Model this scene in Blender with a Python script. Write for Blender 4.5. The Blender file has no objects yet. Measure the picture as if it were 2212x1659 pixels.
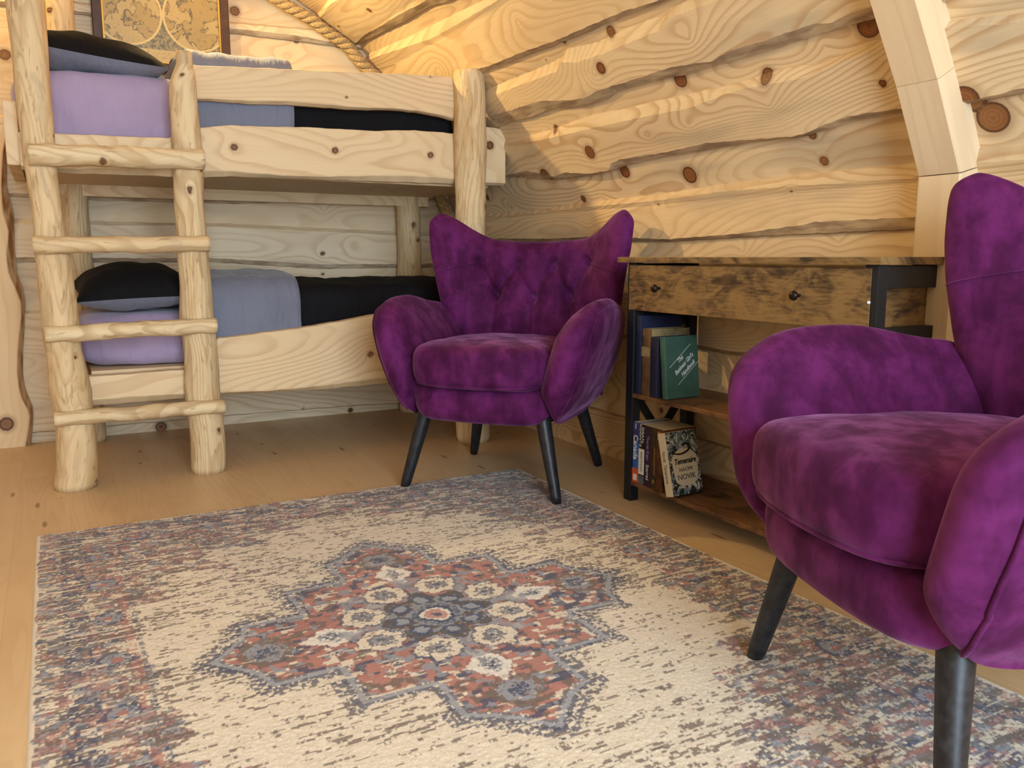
import bpy, bmesh, math, random
import numpy as np
from mathutils import Vector, Matrix, noise as mnoise

# ------------------------------------------------------------------ camera, light, exposure
SC = bpy.context.scene
COL = SC.collection
IW, IH, FPX = 2212.0, 1659.0, 1785.0
CAMH, HORIZON, VPX = 0.77, 556.0, 105.0
PITCH = math.atan((IH / 2 - HORIZON) / FPX)
YAW = math.atan((IW / 2 - VPX) / math.hypot(FPX, IH / 2 - HORIZON))
CF = np.array([math.sin(YAW) * math.cos(PITCH), math.cos(YAW) * math.cos(PITCH), -math.sin(PITCH)])
CR = np.array([math.cos(YAW), -math.sin(YAW), 0.0])
CU = np.cross(CR, CF)
CC = np.array([0.0, 0.0, CAMH])
cam_data = bpy.data.cameras.new('camera')
cam_data.sensor_width = 36.0
cam_data.sensor_fit = 'HORIZONTAL'
cam_data.lens = FPX / IW * 36.0
cam_data.clip_start = 0.02
cam = bpy.data.objects.new('camera', cam_data)
COL.objects.link(cam)
cam.matrix_world = Matrix(((CR[0], CU[0], -CF[0], CC[0]), (CR[1], CU[1], -CF[1], CC[1]), (CR[2], CU[2], -CF[2], CC[2]), (0, 0, 0, 1)))
SC.camera = cam

SC.view_settings.view_transform = 'Standard'
SC.view_settings.look = 'None'
SC.view_settings.gamma = 1.0
SC.view_settings.use_curve_mapping = False
SC.view_settings.exposure = 0.42

world = bpy.data.worlds.new('world')
SC.world = world
world.use_nodes = True
world.node_tree.nodes['Background'].inputs[0].default_value = (0.75, 0.86, 1.0, 1)
world.node_tree.nodes['Background'].inputs[1].default_value = 0.6


def lamp(name, kind, loc, energy, color, **kw):
    d = bpy.data.lights.new(name, kind)
    d.energy = energy
    d.color = color
    for k, v in kw.items():
        if k != 'aim':
            setattr(d, k, v)
    o = bpy.data.objects.new(name, d)
    COL.objects.link(o)
    o.location = loc
    if 'aim' in kw:
        o.rotation_euler = (Vector(kw['aim']) - Vector(loc)).to_track_quat('-Z', 'Z').to_euler()
    return o


lamp('doorway_daylight', 'AREA', (0.15, -1.52, 1.15), 118.0, (0.66, 0.83, 1.0), aim=(0.3, 3.0, 0.75), shape='RECTANGLE', size=1.3, size_y=1.7)
lamp('bunk_spot_light', 'SPOT', (0.45, 3.55, 1.93), 60.0, (1.0, 0.75, 0.35), aim=(1.75, 2.75, 1.45), spot_size=math.radians(165), spot_blend=1.0, shadow_soft_size=0.025)
lamp('bunk_wall_light', 'POINT', (-0.30, 3.66, 1.95), 7.0, (1.0, 0.70, 0.28), shadow_soft_size=0.035)
lamp('left_wall_light', 'POINT', (-1.5, 1.5, 1.7), 8.0, (1.0, 0.76, 0.42), shadow_soft_size=0.06)
lamp('vault_light', 'POINT', (-0.55, 0.9, 2.0), 1.5, (1.0, 0.86, 0.64), shadow_soft_size=0.10)


# ------------------------------------------------------------------ pixel helpers (photo pixel -> place)
def ray(px, py):
    return CF + CR * (px - IW / 2) / FPX - CU * (py - IH / 2) / FPX


def on(px, py, axis, val):
    d = ray(px, py)
    return CC + (val - CC[axis]) / d[axis] * d


def lerp(a, b, t):
    return a + (b - a) * t


def sstep(a, b, x):
    t = np.clip((np.asarray(x, float) - a) / (b - a), 0, 1)
    return t * t * (3 - 2 * t)


def wob(t, seed, amp=1.0, f=1.0):
    r = random.Random(seed)
    y = np.zeros_like(np.asarray(t, float))
    for k in range(5):
        y = y + math.pow(0.62, k) * np.sin(np.asarray(t, float) * f * (1.0 + k * 1.37 + r.random()) * 2.1 + r.random() * 6.28)
    return y * amp * 0.45


# ------------------------------------------------------------------ object helpers
def link(name, me, mat=None, parent=None, smooth=False):
    o = bpy.data.objects.new(name, me)
    COL.objects.link(o)
    if mat is not None:
        for m in (mat if isinstance(mat, (list, tuple)) else [mat]):
            me.materials.append(m)
    if parent is not None:
        o.parent = parent
    if smooth:
        me.polygons.foreach_set('use_smooth', [True] * len(me.polygons))
    return o


def tag(o, label=None, cat=None, group=None, kind=None):
    if label:
        o['label'] = label
    if cat:
        o['category'] = cat
    if group:
        o['group'] = group
    if kind:
        o['kind'] = kind
    return o


def empty(name, loc=(0, 0, 0), rz=0.0, rot=None):
    o = bpy.data.objects.new(name, None)
    COL.objects.link(o)
    o.location = loc
    o.rotation_euler = rot if rot else (0, 0, rz)
    o.empty_display_size = 0.1
    return o


def mesh_np(name, verts, faces):
    me = bpy.data.meshes.new(name)
    me.from_pydata([tuple(v) for v in verts], [], [tuple(int(i) for i in f) for f in faces])
    me.update()
    return me


def set_attr(me, name, arr, vec=False):
    a = me.attributes.new(name, 'FLOAT_VECTOR' if vec else 'FLOAT', 'POINT')
    a.data.foreach_set('vector' if vec else 'value', np.asarray(arr, np.float32).ravel())


def grain(me, u, v, seed, knots=(), wn=None):
    """grain coordinates in metres (u along, v across), plus knot distance and ring warp"""
    u = np.asarray(u, float)
    v = np.asarray(v, float)
    s = np.broadcast_to(np.asarray(seed, float), u.shape)
    set_attr(me, 'gr', np.stack([u, v, s], 1), True)
    kn = np.full(u.shape, 9.0)
    wp = np.zeros(u.shape)
    for (ku, kv, r, A) in knots:
        d = np.hypot((u - ku) / 1.08, v - kv)
        if A > 0:
            kn = np.minimum(kn, d / r)
        wp += abs(A) * np.exp(-d / (2.4 * r))
    set_attr(me, 'kn', kn)
    set_attr(me, 'wp', wp)
    set_attr(me, 'wn', np.zeros(u.shape) if wn is None else wn)


def grid_faces(nu, nv, wrap_u=False, wrap_v=False):
    f = []
    for i in range(nu if wrap_u else nu - 1):
        for j in range(nv if wrap_v else nv - 1):
            i2, j2 = (i + 1) % nu, (j + 1) % nv
            f.append((i * nv + j, i2 * nv + j, i2 * nv + j2, i * nv + j2))
    return f


def loft(name, L, caps=True, flip=False):
    """L: (stations, loop, 3) closed loops -> mesh"""
    L = np.asarray(L, float)
    ns, nl = L.shape[:2]
    f = grid_faces(ns, nl, wrap_v=True)
    if caps:
        f.append(tuple(range(nl)))
        f.append(tuple((ns - 1) * nl + k for k in reversed(range(nl))))
    if flip:
        f = [tuple(reversed(q)) for q in f]
    me = mesh_np(name, L.reshape(-1, 3), f)
    bm = bmesh.new()
    bm.from_mesh(me)
    bmesh.ops.recalc_face_normals(bm, faces=bm.faces)
    bm.to_mesh(me)
    bm.free()
    return me


def box_mesh(name, size, center=(0, 0, 0), bevel=0.0, seg=2, rot=None):
    bm = bmesh.new()
    bmesh.ops.create_cube(bm, size=1.0)
    for v in bm.verts:
        v.co = Vector((v.co.x * size[0], v.co.y * size[1], v.co.z * size[2]))
    if bevel > 0:
        bmesh.ops.bevel(bm, geom=list(bm.edges), offset=bevel, segments=seg, profile=0.5, affect='EDGES')
    for v in bm.verts:
        c = v.co
        if rot is not None:
            c = rot @ c
        v.co = c + Vector(center)
    me = bpy.data.meshes.new(name)
    bm.to_mesh(me)
    bm.free()
    return me


def box(name, size, center, mat, parent=None, bevel=0.002, rot=None, axis=0, seed=None):
    me = box_mesh(name, size, center, bevel, rot=rot)
    n = len(me.vertices)
    co = np.empty(n * 3)
    me.vertices.foreach_get('co', co)
    co = co.reshape(-1, 3)
    oth = [k for k in (0, 1, 2) if k != axis]
    grain(me, co[:, axis], co[:, oth[0]] + co[:, oth[1]], seed if seed is not None else random.random() * 50)
    return link(name, me, mat, parent)


def join_boxes(name, items, mat, parent=None):
    """items: list of (size, center, bevel, rot) in one part"""
    bm = bmesh.new()
    for it in items:
        me = box_mesh('t', it[0], it[1], it[2] if len(it) > 2 else 0.001, rot=it[3] if len(it) > 3 else None)
        bm.from_mesh(me)
        bpy.data.meshes.remove(me)
    me = bpy.data.meshes.new(name)
    bm.to_mesh(me)
    bm.free()
    return link(name, me, mat, parent)


def tube_pts(pts, rad, n=10):
    """loops along a polyline with parallel transport"""
    P = [Vector(p) for p in pts]
    L = []
    t0 = (P[1] - P[0]).normalized()
    ref = Vector((0, 0, 1)) if abs(t0.z) < 0.9 else Vector((1, 0, 0))
    nrm = t0.cross(ref).normalized()
    for i, p in enumerate(P):
        t = (P[min(i + 1, len(P) - 1)] - P[max(i - 1, 0)]).normalized()
        nrm = (nrm - t * nrm.dot(t)).normalized()
        b = t.cross(nrm)
        r = rad[i] if hasattr(rad, '__len__') else rad
        L.append([p + (nrm * math.cos(a) + b * math.sin(a)) * r for a in [2 * math.pi * k / n for k in range(n)]])
    return np.array([[tuple(v) for v in l] for l in L])


def pnorm_box(name, n=10, p=4.0, px=None):
    """rounded unit box made from a subdivided cube, as a list of coords and faces"""
    bm = bmesh.new()
    bmesh.ops.create_cube(bm, size=2.0)
    bmesh.ops.subdivide_edges(bm, edges=list(bm.edges), cuts=n, use_grid_fill=True)
    C = np.array([v.co[:] for v in bm.verts])
    bm.verts.index_update()
    F = [tuple(v.index for v in f.verts) for f in bm.faces]
    bm.free()
    if not hasattr(p, '__len__'):
        p = (p, p, p)
    C = np.sin(C * math.pi / 4) / math.sin(math.pi / 4)
    q = (np.abs(C[:, 0]) ** p[0] + np.abs(C[:, 1]) ** p[1] + np.abs(C[:, 2]) ** p[2])
    pm = sum(p) / 3
    C = C / (q ** (1 / pm))[:, None]
    return C, F


# ------------------------------------------------------------------ materials
def new_mat(name):
    m = bpy.data.materials.new(name)
    m.use_nodes = True
    nt = m.node_tree
    bs = nt.nodes['Principled BSDF']
    return m, nt, bs


class N:
    def __init__(s, nt):
        s.nt = nt

    def add(s, t, **kw):
        n = s.nt.nodes.new(t)
        for k, v in kw.items():
            setattr(n, k, v)
        return n

    def put(s, sock, v):
        if isinstance(v, (int, float)):
            sock.default_value = v
        elif isinstance(v, (tuple, list)):
            sock.default_value = v if len(v) == len(sock.default_value) else (*v, 1.0)
        else:
            s.nt.links.new(v, sock)

    def m(s, op, a, b=0.0, c=None, clamp=False):
        n = s.add('ShaderNodeMath', operation=op, use_clamp=clamp)
        s.put(n.inputs[0], a)
        s.put(n.inputs[1], b)
        if c is not None:
            s.put(n.inputs[2], c)
        return n.outputs[0]

    def xyz(s, x, y, z):
        n = s.add('ShaderNodeCombineXYZ')
        s.put(n.inputs[0], x)
        s.put(n.inputs[1], y)
        s.put(n.inputs[2], z)
        return n.outputs[0]

    def noise(s, vec, scale=1.0, detail=2.0, rough=0.5, dist=0.0):
        n = s.add('ShaderNodeTexNoise')
        s.put(n.inputs['Vector'], vec)
        n.inputs['Scale'].default_value = scale
        n.inputs['Detail'].default_value = detail
        n.inputs['Roughness'].default_value = rough
        n.inputs['Distortion'].default_value = dist
        return n.outputs['Fac']

    def mr(s, v, a, b, c=0.0, d=1.0, smooth=True):
        n = s.add('ShaderNodeMapRange', interpolation_type='SMOOTHSTEP' if smooth else 'LINEAR')
        s.put(n.inputs['Value'], v)
        for k, x in zip(('From Min', 'From Max', 'To Min', 'To Max'), (a, b, c, d)):
            n.inputs[k].default_value = x
        return n.outputs[0]

    def mix(s, f, a, b, mode='MIX'):
        n = s.add('ShaderNodeMix', data_type='RGBA', blend_type=mode)
        s.put(n.inputs[0], f)
        s.put(n.inputs[6], a)
        s.put(n.inputs[7], b)
        return n.outputs[2]

    def attr(s, name):
        return s.add('ShaderNodeAttribute', attribute_name=name)


def srgb(r, g, b):
    def f(c):
        c /= 255.0
        return c / 12.92 if c <= 0.04045 else ((c + 0.055) / 1.055) ** 2.4
    return (f(r), f(g), f(b), 1.0)


def wood_mat(name, light, dark, knot=srgb(104, 58, 24), wane=srgb(112, 84, 60), rings=15.0, ringmix=0.75, stain=0.0, tint=0.5,
             tintc=srgb(214, 170, 112), rough=0.62, across=3.2, along=0.7, fiber=0.35, floor=False, wanemix=0.8, bump=0.12, mottle=0.0, sharp=0.4):
    m, nt, bs = new_mat(name)
    n = N(nt)
    if floor:
        pos = n.add('ShaderNodeNewGeometry').outputs['Position']
        sp = n.add('ShaderNodeSeparateXYZ')
        n.put(sp.inputs[0], pos)
        w = 0.142
        q = n.m('DIVIDE', sp.outputs[0], w)
        pid = n.m('FLOOR', q)
        fr = n.m('FRACT', q)
        jit = n.add('ShaderNodeTexWhiteNoise', noise_dimensions='1D')
        n.put(jit.inputs['W'], pid)
        uu = n.m('ADD', sp.outputs[1], n.m('MULTIPLY', jit.outputs['Value'], 3.0))
        seg = n.m('FLOOR', n.m('DIVIDE', uu, 1.9))
        u, v, s = uu, n.m('MULTIPLY', fr, w), n.m('ADD', n.m('MULTIPLY', pid, 1.37), n.m('MULTIPLY', seg, 5.1))
    else:
        sp = n.add('ShaderNodeSeparateXYZ')
        n.put(sp.inputs[0], n.attr('gr').outputs['Vector'])
        u, v, s = sp.outputs[0], sp.outputs[1], sp.outputs[2]
    sz = n.m('MULTIPLY', s, 3.17)
    nA = n.noise(n.xyz(n.m('MULTIPLY', u, along), n.m('MULTIPLY', v, across), sz), 1.0, 1.0, 0.4)
    nB = n.noise(n.xyz(n.m('MULTIPLY', u, 5.0), n.m('MULTIPLY', v, 22.0), sz), 1.0, 2.0, 0.5)
    ph = n.m('MULTIPLY', nA, rings)
    ph = n.m('MULTIPLY_ADD', nB, 0.55, ph)
    if floor:
        wp = 0.0
        kn = None
    else:
        ph = n.m('ADD', ph, n.attr('wp').outputs['Fac'])
        kn = n.attr('kn').outputs['Fac']
    fr2 = n.m('FRACT', ph)
    ring = n.m('MULTIPLY', n.mr(fr2, sharp, 0.87), n.mr(fr2, 0.995, 0.89))
    rs = n.mr(n.noise(n.xyz(n.m('MULTIPLY', u, 1.1), n.m('MULTIPLY', v, 5.0), n.m('ADD', sz, 40.0)), 1.0, 1.0), 0.3, 0.7, 0.45, 1.0)
    ring = n.m('MULTIPLY', n.m('MULTIPLY', ring, rs), ringmix)
    fib = n.noise(n.xyz(n.m('MULTIPLY', u, 7.0), n.m('MULTIPLY', v, 420.0), sz), 1.0, 2.0, 0.6)
    wn = n.add('ShaderNodeTexWhiteNoise', noise_dimensions='1D')
    n.put(wn.inputs['W'], n.m('ROUND', n.m('MULTIPLY', s, 10.0)))
    base = n.mix(n.m('MULTIPLY', wn.outputs['Value'], tint), light, tintc)
    big = n.noise(n.xyz(n.m('MULTIPLY', u, 1.6), n.m('MULTIPLY', v, 4.0), n.m('ADD', sz, 11.0)), 1.0, 3.0)
    base = n.mix(n.mr(big, 0.4, 0.75, 0.0, 0.18), base, dark)
    if stain > 0:
        st = n.noise(n.xyz(n.m('MULTIPLY', u, 1.9), n.m('MULTIPLY', v, 9.0), n.m('ADD', sz, 77.0)), 1.0, 3.0)
        base = n.mix(n.mr(st, 0.5, 0.72, 0.0, stain), base, srgb(150, 140, 122))
    if mottle > 0:
        mo = n.noise(n.xyz(n.m('MULTIPLY', u, 4.5), n.m('MULTIPLY', v, 22.0), n.m('ADD', sz, 23.0)), 1.0, 4.0, 0.6, 0.5)
        base = n.mix(n.mr(mo, 0.5, 0.68, 0.0, mottle), base, srgb(186, 146, 88))
        base = n.mix(n.mr(mo, 0.42, 0.30, 0.0, mottle * 0.8), base, srgb(170, 154, 128))
        fl = n.noise(n.xyz(n.m('MULTIPLY', u, 13.0), n.m('MULTIPLY', v, 85.0), sz), 1.0, 2.0, 0.5, 0.8)
        base = n.mix(n.mr(fl, 0.58, 0.70, 0.0, mottle), base, srgb(142, 108, 66))
    col = n.mix(ring, base, dark)
    col = n.mix(n.mr(fib, 0.3, 0.7, 0.0, fiber), col, n.mix(0.55, dark, base))
    if kn is not None:
        halo = n.mr(kn, 1.8, 1.0, 0.0, 0.75)
        col = n.mix(halo, col, n.mix(0.45, knot, base))
        kr = n.noise(n.xyz(n.m('MULTIPLY', kn, 6.0), sz, u), 1.0, 1.0)
        kc = n.mix(n.mr(kr, 0.35, 0.65), knot, n.mix(0.35, knot, dark))
        kc = n.mix(n.mr(kn, 0.72, 0.95, 0.0, 0.6), kc, (0.03, 0.014, 0.006, 1))
        col = n.mix(n.mr(kn, 1.06, 0.97), col, kc)
        wv = n.noise(n.xyz(n.m('MULTIPLY', u, 9.0), n.m('MULTIPLY', v, 45.0), sz), 1.0, 3.0)
        wc = n.mix(n.mr(wv, 0.35, 0.65), wane, n.mix(0.6, wane, base))
        col = n.mix(n.m('MULTIPLY', n.attr('wn').outputs['Fac'], wanemix), col, wc)
    else:
        # board seams and the little marks of a knotty floor
        vo = n.add('ShaderNodeTexVoronoi', feature='F1')
        n.put(vo.inputs['Vector'], n.xyz(n.m('MULTIPLY', u, 3.0), n.m('MULTIPLY', v, 14.0), sz))
        vo.inputs['Scale'].default_value = 1.0
        spot = n.m('MULTIPLY', n.mr(vo.outputs['Distance'], 0.13, 0.05), n.m('GREATER_THAN', n.noise(vo.outputs['Position'], 3.0), 0.5))
        col = n.mix(n.m('MULTIPLY', spot, 0.65), col, knot)
        e = n.m('MINIMUM', fr, n.m('SUBTRACT', 1.0, fr))
        col = n.mix(n.mr(e, 0.016, 0.004, 0.0, 0.35), col, dark)
    n.put(bs.inputs['Base Color'], col)
    bs.inputs['Roughness'].default_value = rough
    if floor:
        n.put(bs.inputs['Roughness'], n.mr(big, 0.3, 0.7, rough - 0.08, rough + 0.1))
    bs.inputs['Specular IOR Level'].default_value = 0.35
    bp = n.add('ShaderNodeBump')
    bp.inputs['Strength'].default_value = bump
    bp.inputs['Distance'].default_value = 0.002
    n.put(bp.inputs['Height'], n.m('ADD', n.m('MULTIPLY', fib, 0.5), n.m('MULTIPLY', ring, -0.6)))
    n.put(bs.inputs['Normal'], bp.outputs[0])
    return m


def plain(name, c, rough=0.6, metal=0.0, spec=0.4, var=0.0, vscale=40.0, bump=0.0):
    m, nt, bs = new_mat(name)
    n = N(nt)
    bs.inputs['Roughness'].default_value = rough
    bs.inputs['Metallic'].default_value = metal
    bs.inputs['Specular IOR Level'].default_value = spec
    tc = n.add('ShaderNodeTexCoord').outputs['Object']
    f = n.noise(tc, vscale, 3.0)
    if var > 0:
        d = tuple(x * (1 - var) for x in c[:3]) + (1,)
        l = tuple(min(1, x * (1 + var)) for x in c[:3]) + (1,)
        n.put(bs.inputs['Base Color'], n.mix(n.mr(f, 0.3, 0.7), d, l))
    else:
        bs.inputs['Base Color'].default_value = c
    if bump > 0:
        bp = n.add('ShaderNodeBump')
        bp.inputs['Strength'].default_value = bump
        bp.inputs['Distance'].default_value = 0.002
        n.put(bp.inputs['Height'], f)
        n.put(bs.inputs['Normal'], bp.outputs[0])
    return m


def cloth(name, c, sheen=0.3, weave=900.0, var=0.12, crease=0.5):
    m, nt, bs = new_mat(name)
    n = N(nt)
    tc = n.add('ShaderNodeTexCoord').outputs['Object']
    f = n.noise(tc, 5.0, 3.0)
    d = tuple(x * (1 - var) for x in c[:3]) + (1,)
    n.put(bs.inputs['Base Color'], n.mix(n.mr(f, 0.3, 0.7), d, c))
    bs.inputs['Roughness'].default_value = 0.85
    bs.inputs['Specular IOR Level'].default_value = 0.2
    bs.inputs['Sheen Weight'].default_value = sheen
    bs.inputs['Sheen Roughness'].default_value = 0.5
    mp = n.add('ShaderNodeMapping')
    n.put(mp.inputs[0], tc)
    mp.inputs['Scale'].default_value = (26.0, 10.0, 6.0)
    mp.inputs['Rotation'].default_value = (0.2, 0.35, 0.0)
    cr = n.noise(mp.outputs[0], 1.0, 2.0, 0.5, 1.2)
    bp = n.add('ShaderNodeBump')
    bp.inputs['Strength'].default_value = crease
    bp.inputs['Distance'].default_value = 0.012
    n.put(bp.inputs['Height'], cr)
    n.put(bs.inputs['Normal'], bp.outputs[0])
    return m


def velvet(name):
    m, nt, bs = new_mat(name)
    n = N(nt)
    tc = n.add('ShaderNodeTexCoord').outputs['Object']
    mp = n.add('ShaderNodeMapping')
    n.put(mp.inputs[0], tc)
    mp.inputs['Scale'].default_value = (15.0, 15.0, 9.0)
    f = n.noise(mp.outputs[0], 1.0, 4.0, 0.6, 0.25)
    g = n.noise(tc, 60.0, 2.0)
    k = n.mr(n.m('MULTIPLY_ADD', g, 0.16, f), 0.36, 0.84)
    n.put(bs.inputs['Base Color'], n.mix(k, srgb(62, 13, 52), srgb(100, 33, 89)))
    bs.inputs['Roughness'].default_value = 0.8
    bs.inputs['Specular IOR Level'].default_value = 0.12
    n.put(bs.inputs['Sheen Weight'], n.mr(k, 0.0, 1.0, 0.16, 0.42))
    bs.inputs['Sheen Roughness'].default_value = 0.38
    bs.inputs['Sheen Tint'].default_value = srgb(214, 152, 208)
    bp = n.add('ShaderNodeBump')
    bp.inputs['Strength'].default_value = 0.18
    bp.inputs['Distance'].default_value = 0.006
    n.put(bp.inputs['Height'], f)
    n.put(bs.inputs['Normal'], bp.outputs[0])
    return m


M_wall = wood_mat('pine_boards', srgb(226, 200, 158), srgb(172, 126, 78), rings=44.0, ringmix=0.62, stain=0.45, tintc=srgb(220, 184, 132), knot=srgb(118, 66, 28), wane=srgb(136, 110, 86))
M_back = wood_mat('pine_boards_back', srgb(228, 208, 174), srgb(190, 154, 112), rings=32.0, stain=0.3, ringmix=0.6, wane=srgb(140, 114, 88), tintc=srgb(222, 194, 152))
M_log = wood_mat('peeled_log', srgb(226, 204, 162), srgb(172, 138, 96), rings=15.0, across=9.0, along=1.6, ringmix=0.65, stain=0.2, rough=0.7, bump=0.5, mottle=0.55)
M_plank = wood_mat('bunk_plank', srgb(226, 200, 158), srgb(192, 154, 110), rings=34.0, ringmix=0.65, wane=srgb(176, 152, 116), stain=0.08, tint=0.15)
M_rib = wood_mat('planed_rib', srgb(224, 200, 164), srgb(198, 168, 130), rings=6.0, across=14.0, along=0.25, ringmix=0.4)
M_slab = wood_mat('wavy_slab', srgb(228, 196, 150), srgb(200, 158, 108), rings=18.0, ringmix=0.4, wane=srgb(142, 94, 48), wanemix=1.0)
M_floor = wood_mat('pine_floor', srgb(208, 178, 138), srgb(180, 144, 102), rings=15.0, across=9.0, ringmix=0.3, floor=True, rough=0.42, tint=0.25, tintc=srgb(200, 166, 122), fiber=0.2, bump=0.08)
M_velvet = velvet('purple_velvet')
M_chairleg = plain('black_stained_wood', srgb(30, 30, 33), 0.42, var=0.5, vscale=70.0, bump=0.15)
M_chrome = plain('chrome_glide', srgb(200, 200, 205), 0.2, 1.0)
M_blackcloth = plain('black_lining', srgb(14, 12, 14), 0.9)
M_steel = plain('black_steel', srgb(20, 22, 26), 0.45, 0.0, var=0.1)
M_knob = plain('bronze_knob', srgb(46, 36, 30), 0.35, 0.7)
M_white = plain('white_plastic', srgb(225, 225, 225), 0.5)


def rustic_mat(name, light, dark):
    m, nt, bs = new_mat(name)
    n = N(nt)
    sp = n.add('ShaderNodeSeparateXYZ')
    n.put(sp.inputs[0], n.attr('gr').outputs['Vector'])
    u, v, s = sp.outputs[0], sp.outputs[1], sp.outputs[2]
    a = n.noise(n.xyz(n.m('MULTIPLY', u, 9.0), n.m('MULTIPLY', v, 16.0), s), 1.0, 7.0, 0.66, 0.8)
    b = n.noise(n.xyz(n.m('MULTIPLY', u, 26.0), n.m('MULTIPLY', v, 170.0), s), 1.0, 4.0, 0.6)
    c = n.noise(n.xyz(n.m('MULTIPLY', u, 11.0), n.m('MULTIPLY', v, 20.0), n.m('ADD', s, 9.0)), 1.0, 1.0)
    k = n.m('MULTIPLY_ADD', b, 0.35, n.m('MULTIPLY', a, 0.9))
    col = n.mix(n.mr(k, 0.46, 0.74), dark, light)
    col = n.mix(n.mr(c, 0.68, 0.76, 0.0, 0.7), col, srgb(46, 28, 16))
    n.put(bs.inputs['Base Color'], col)
    bs.inputs['Roughness'].default_value = 0.5
    return m


M_rustic = rustic_mat('rustic_brown_board', srgb(132, 100, 58), srgb(52, 34, 20))
M_rusticdark = rustic_mat('rustic_brown_shelf', srgb(120, 82, 50), srgb(58, 36, 22))
M_purple = cloth('lilac_sheet', srgb(168, 149, 176), 0.25, crease=0.6)
M_black = cloth('black_bedding', srgb(15, 14, 17), 0.0, crease=0.35)
M_grey = cloth('grey_bedding', srgb(118, 121, 136), 0.2, crease=0.8)

# ------------------------------------------------------------------ the room
XW, YB, YF = 1.865, 3.95, -1.6
PROF = [(XW, 0.0), (XW, 0.955), (1.765, 1.145), (1.465, 1.655), (1.335, 1.777), (1.069, 1.925), (0.6, 2.10), (0.0, 2.20)]
SEG = [math.hypot(b[0] - a[0], b[1] - a[1]) for a, b in zip(PROF, PROF[1:])]
SCUM = np.concatenate([[0], np.cumsum(SEG)])
PX_ = np.array([p[0] for p in PROF])
PZ_ = np.array([p[1] for p in PROF])


def shell(s):
    return np.interp(s, SCUM, PX_), np.interp(s, SCUM, PZ_)


def shell_n(s):
    e = 0.02
    x0, z0 = shell(np.clip(s - e, 0, SCUM[-1]))
    x1, z1 = shell(np.clip(s + e, 0, SCUM[-1]))
    tx, tz = x1 - x0, z1 - z0
    l = np.hypot(tx, tz)
    return -tz / l, tx / l          # pointing into the room


def wall_hit(px, py):
    """photo pixel -> (Y, s) on the right-hand shell"""
    d = ray(px, py)
    for k in range(len(PROF) - 1):
        (x0, z0), (x1, z1) = PROF[k], PROF[k + 1]
        nx, nz = -(z1 - z0), x1 - x0
        t = ((x0 - CC[0]) * nx + (z0 - CC[2]) * nz) / (d[0] * nx + d[2] * nz)
        if t <= 0:
            continue
        P = CC + t * d
        if min(z0, z1) - 1e-6 <= P[2] <= max(z0, z1) + 1e-6:
            return P[1], SCUM[k] + math.hypot(P[0] - x0, P[2] - z0)
    return None


def edge_from(pts, U, hit, seed, amp=0.006):
    h = [hit(*p) for p in pts]
    h = sorted([q for q in h if q is not None])
    a = np.array(h)
    base = np.interp(U, a[:, 0], a[:, 1])
    lo, hi = a[0, 0], a[-1, 0]
    out = np.clip(np.maximum(lo - U, U - hi) / 0.25, 0, 1)
    return base + wob(U, seed, amp, 2.5) * out + wob(U, seed + 7, 0.0016, 22.0)


def board_wall(name, U, strips, place, seeds, knots, mat, H=0.024):
    """strips: list of (edge array low, edge array high, h_low, h_high, rows, board id, wane)"""
    V, Fc = [], []
    gu, gv, gs, wn = [], [], [], []
    rows_all = []
    prev = None
    rows = []
    for (lo, hi, h0, h1, nr, bid, w) in strips:
        for k in range(nr + 1):
            t = k / nr
            rows.append((lerp(lo, hi, t), lerp(h0, h1, t), bid, w if 0 < k < nr or w == 0 else w, k == 0))
    nU = len(U)
    for (sv, h, bid, w, first) in rows:
        hh = np.full(nU, h) + 0.0
        hh = hh + wob(U, bid * 3 + 1, 0.0015, 1.2)
        x, y, z = place(U, sv, hh)
        V.append(np.stack([x, y, z], 1))
        gu.append(U)
        gv.append(sv)
        gs.append(np.full(nU, seeds[bid]))
        wn.append(np.full(nU, w))
    f = []
    for r in range(len(rows) - 1):
        for i in range(nU - 1):
            f.append((r * nU + i, r * nU + i + 1, (r + 1) * nU + i + 1, (r + 1) * nU + i))
    me = mesh_np(name, np.concatenate(V), f)
    grain(me, np.concatenate(gu), np.concatenate(gv), np.concatenate(gs), knots, np.concatenate(wn))
    o = link(name, me, mat)
    o['kind'] = 'structure'
    return o


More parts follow.
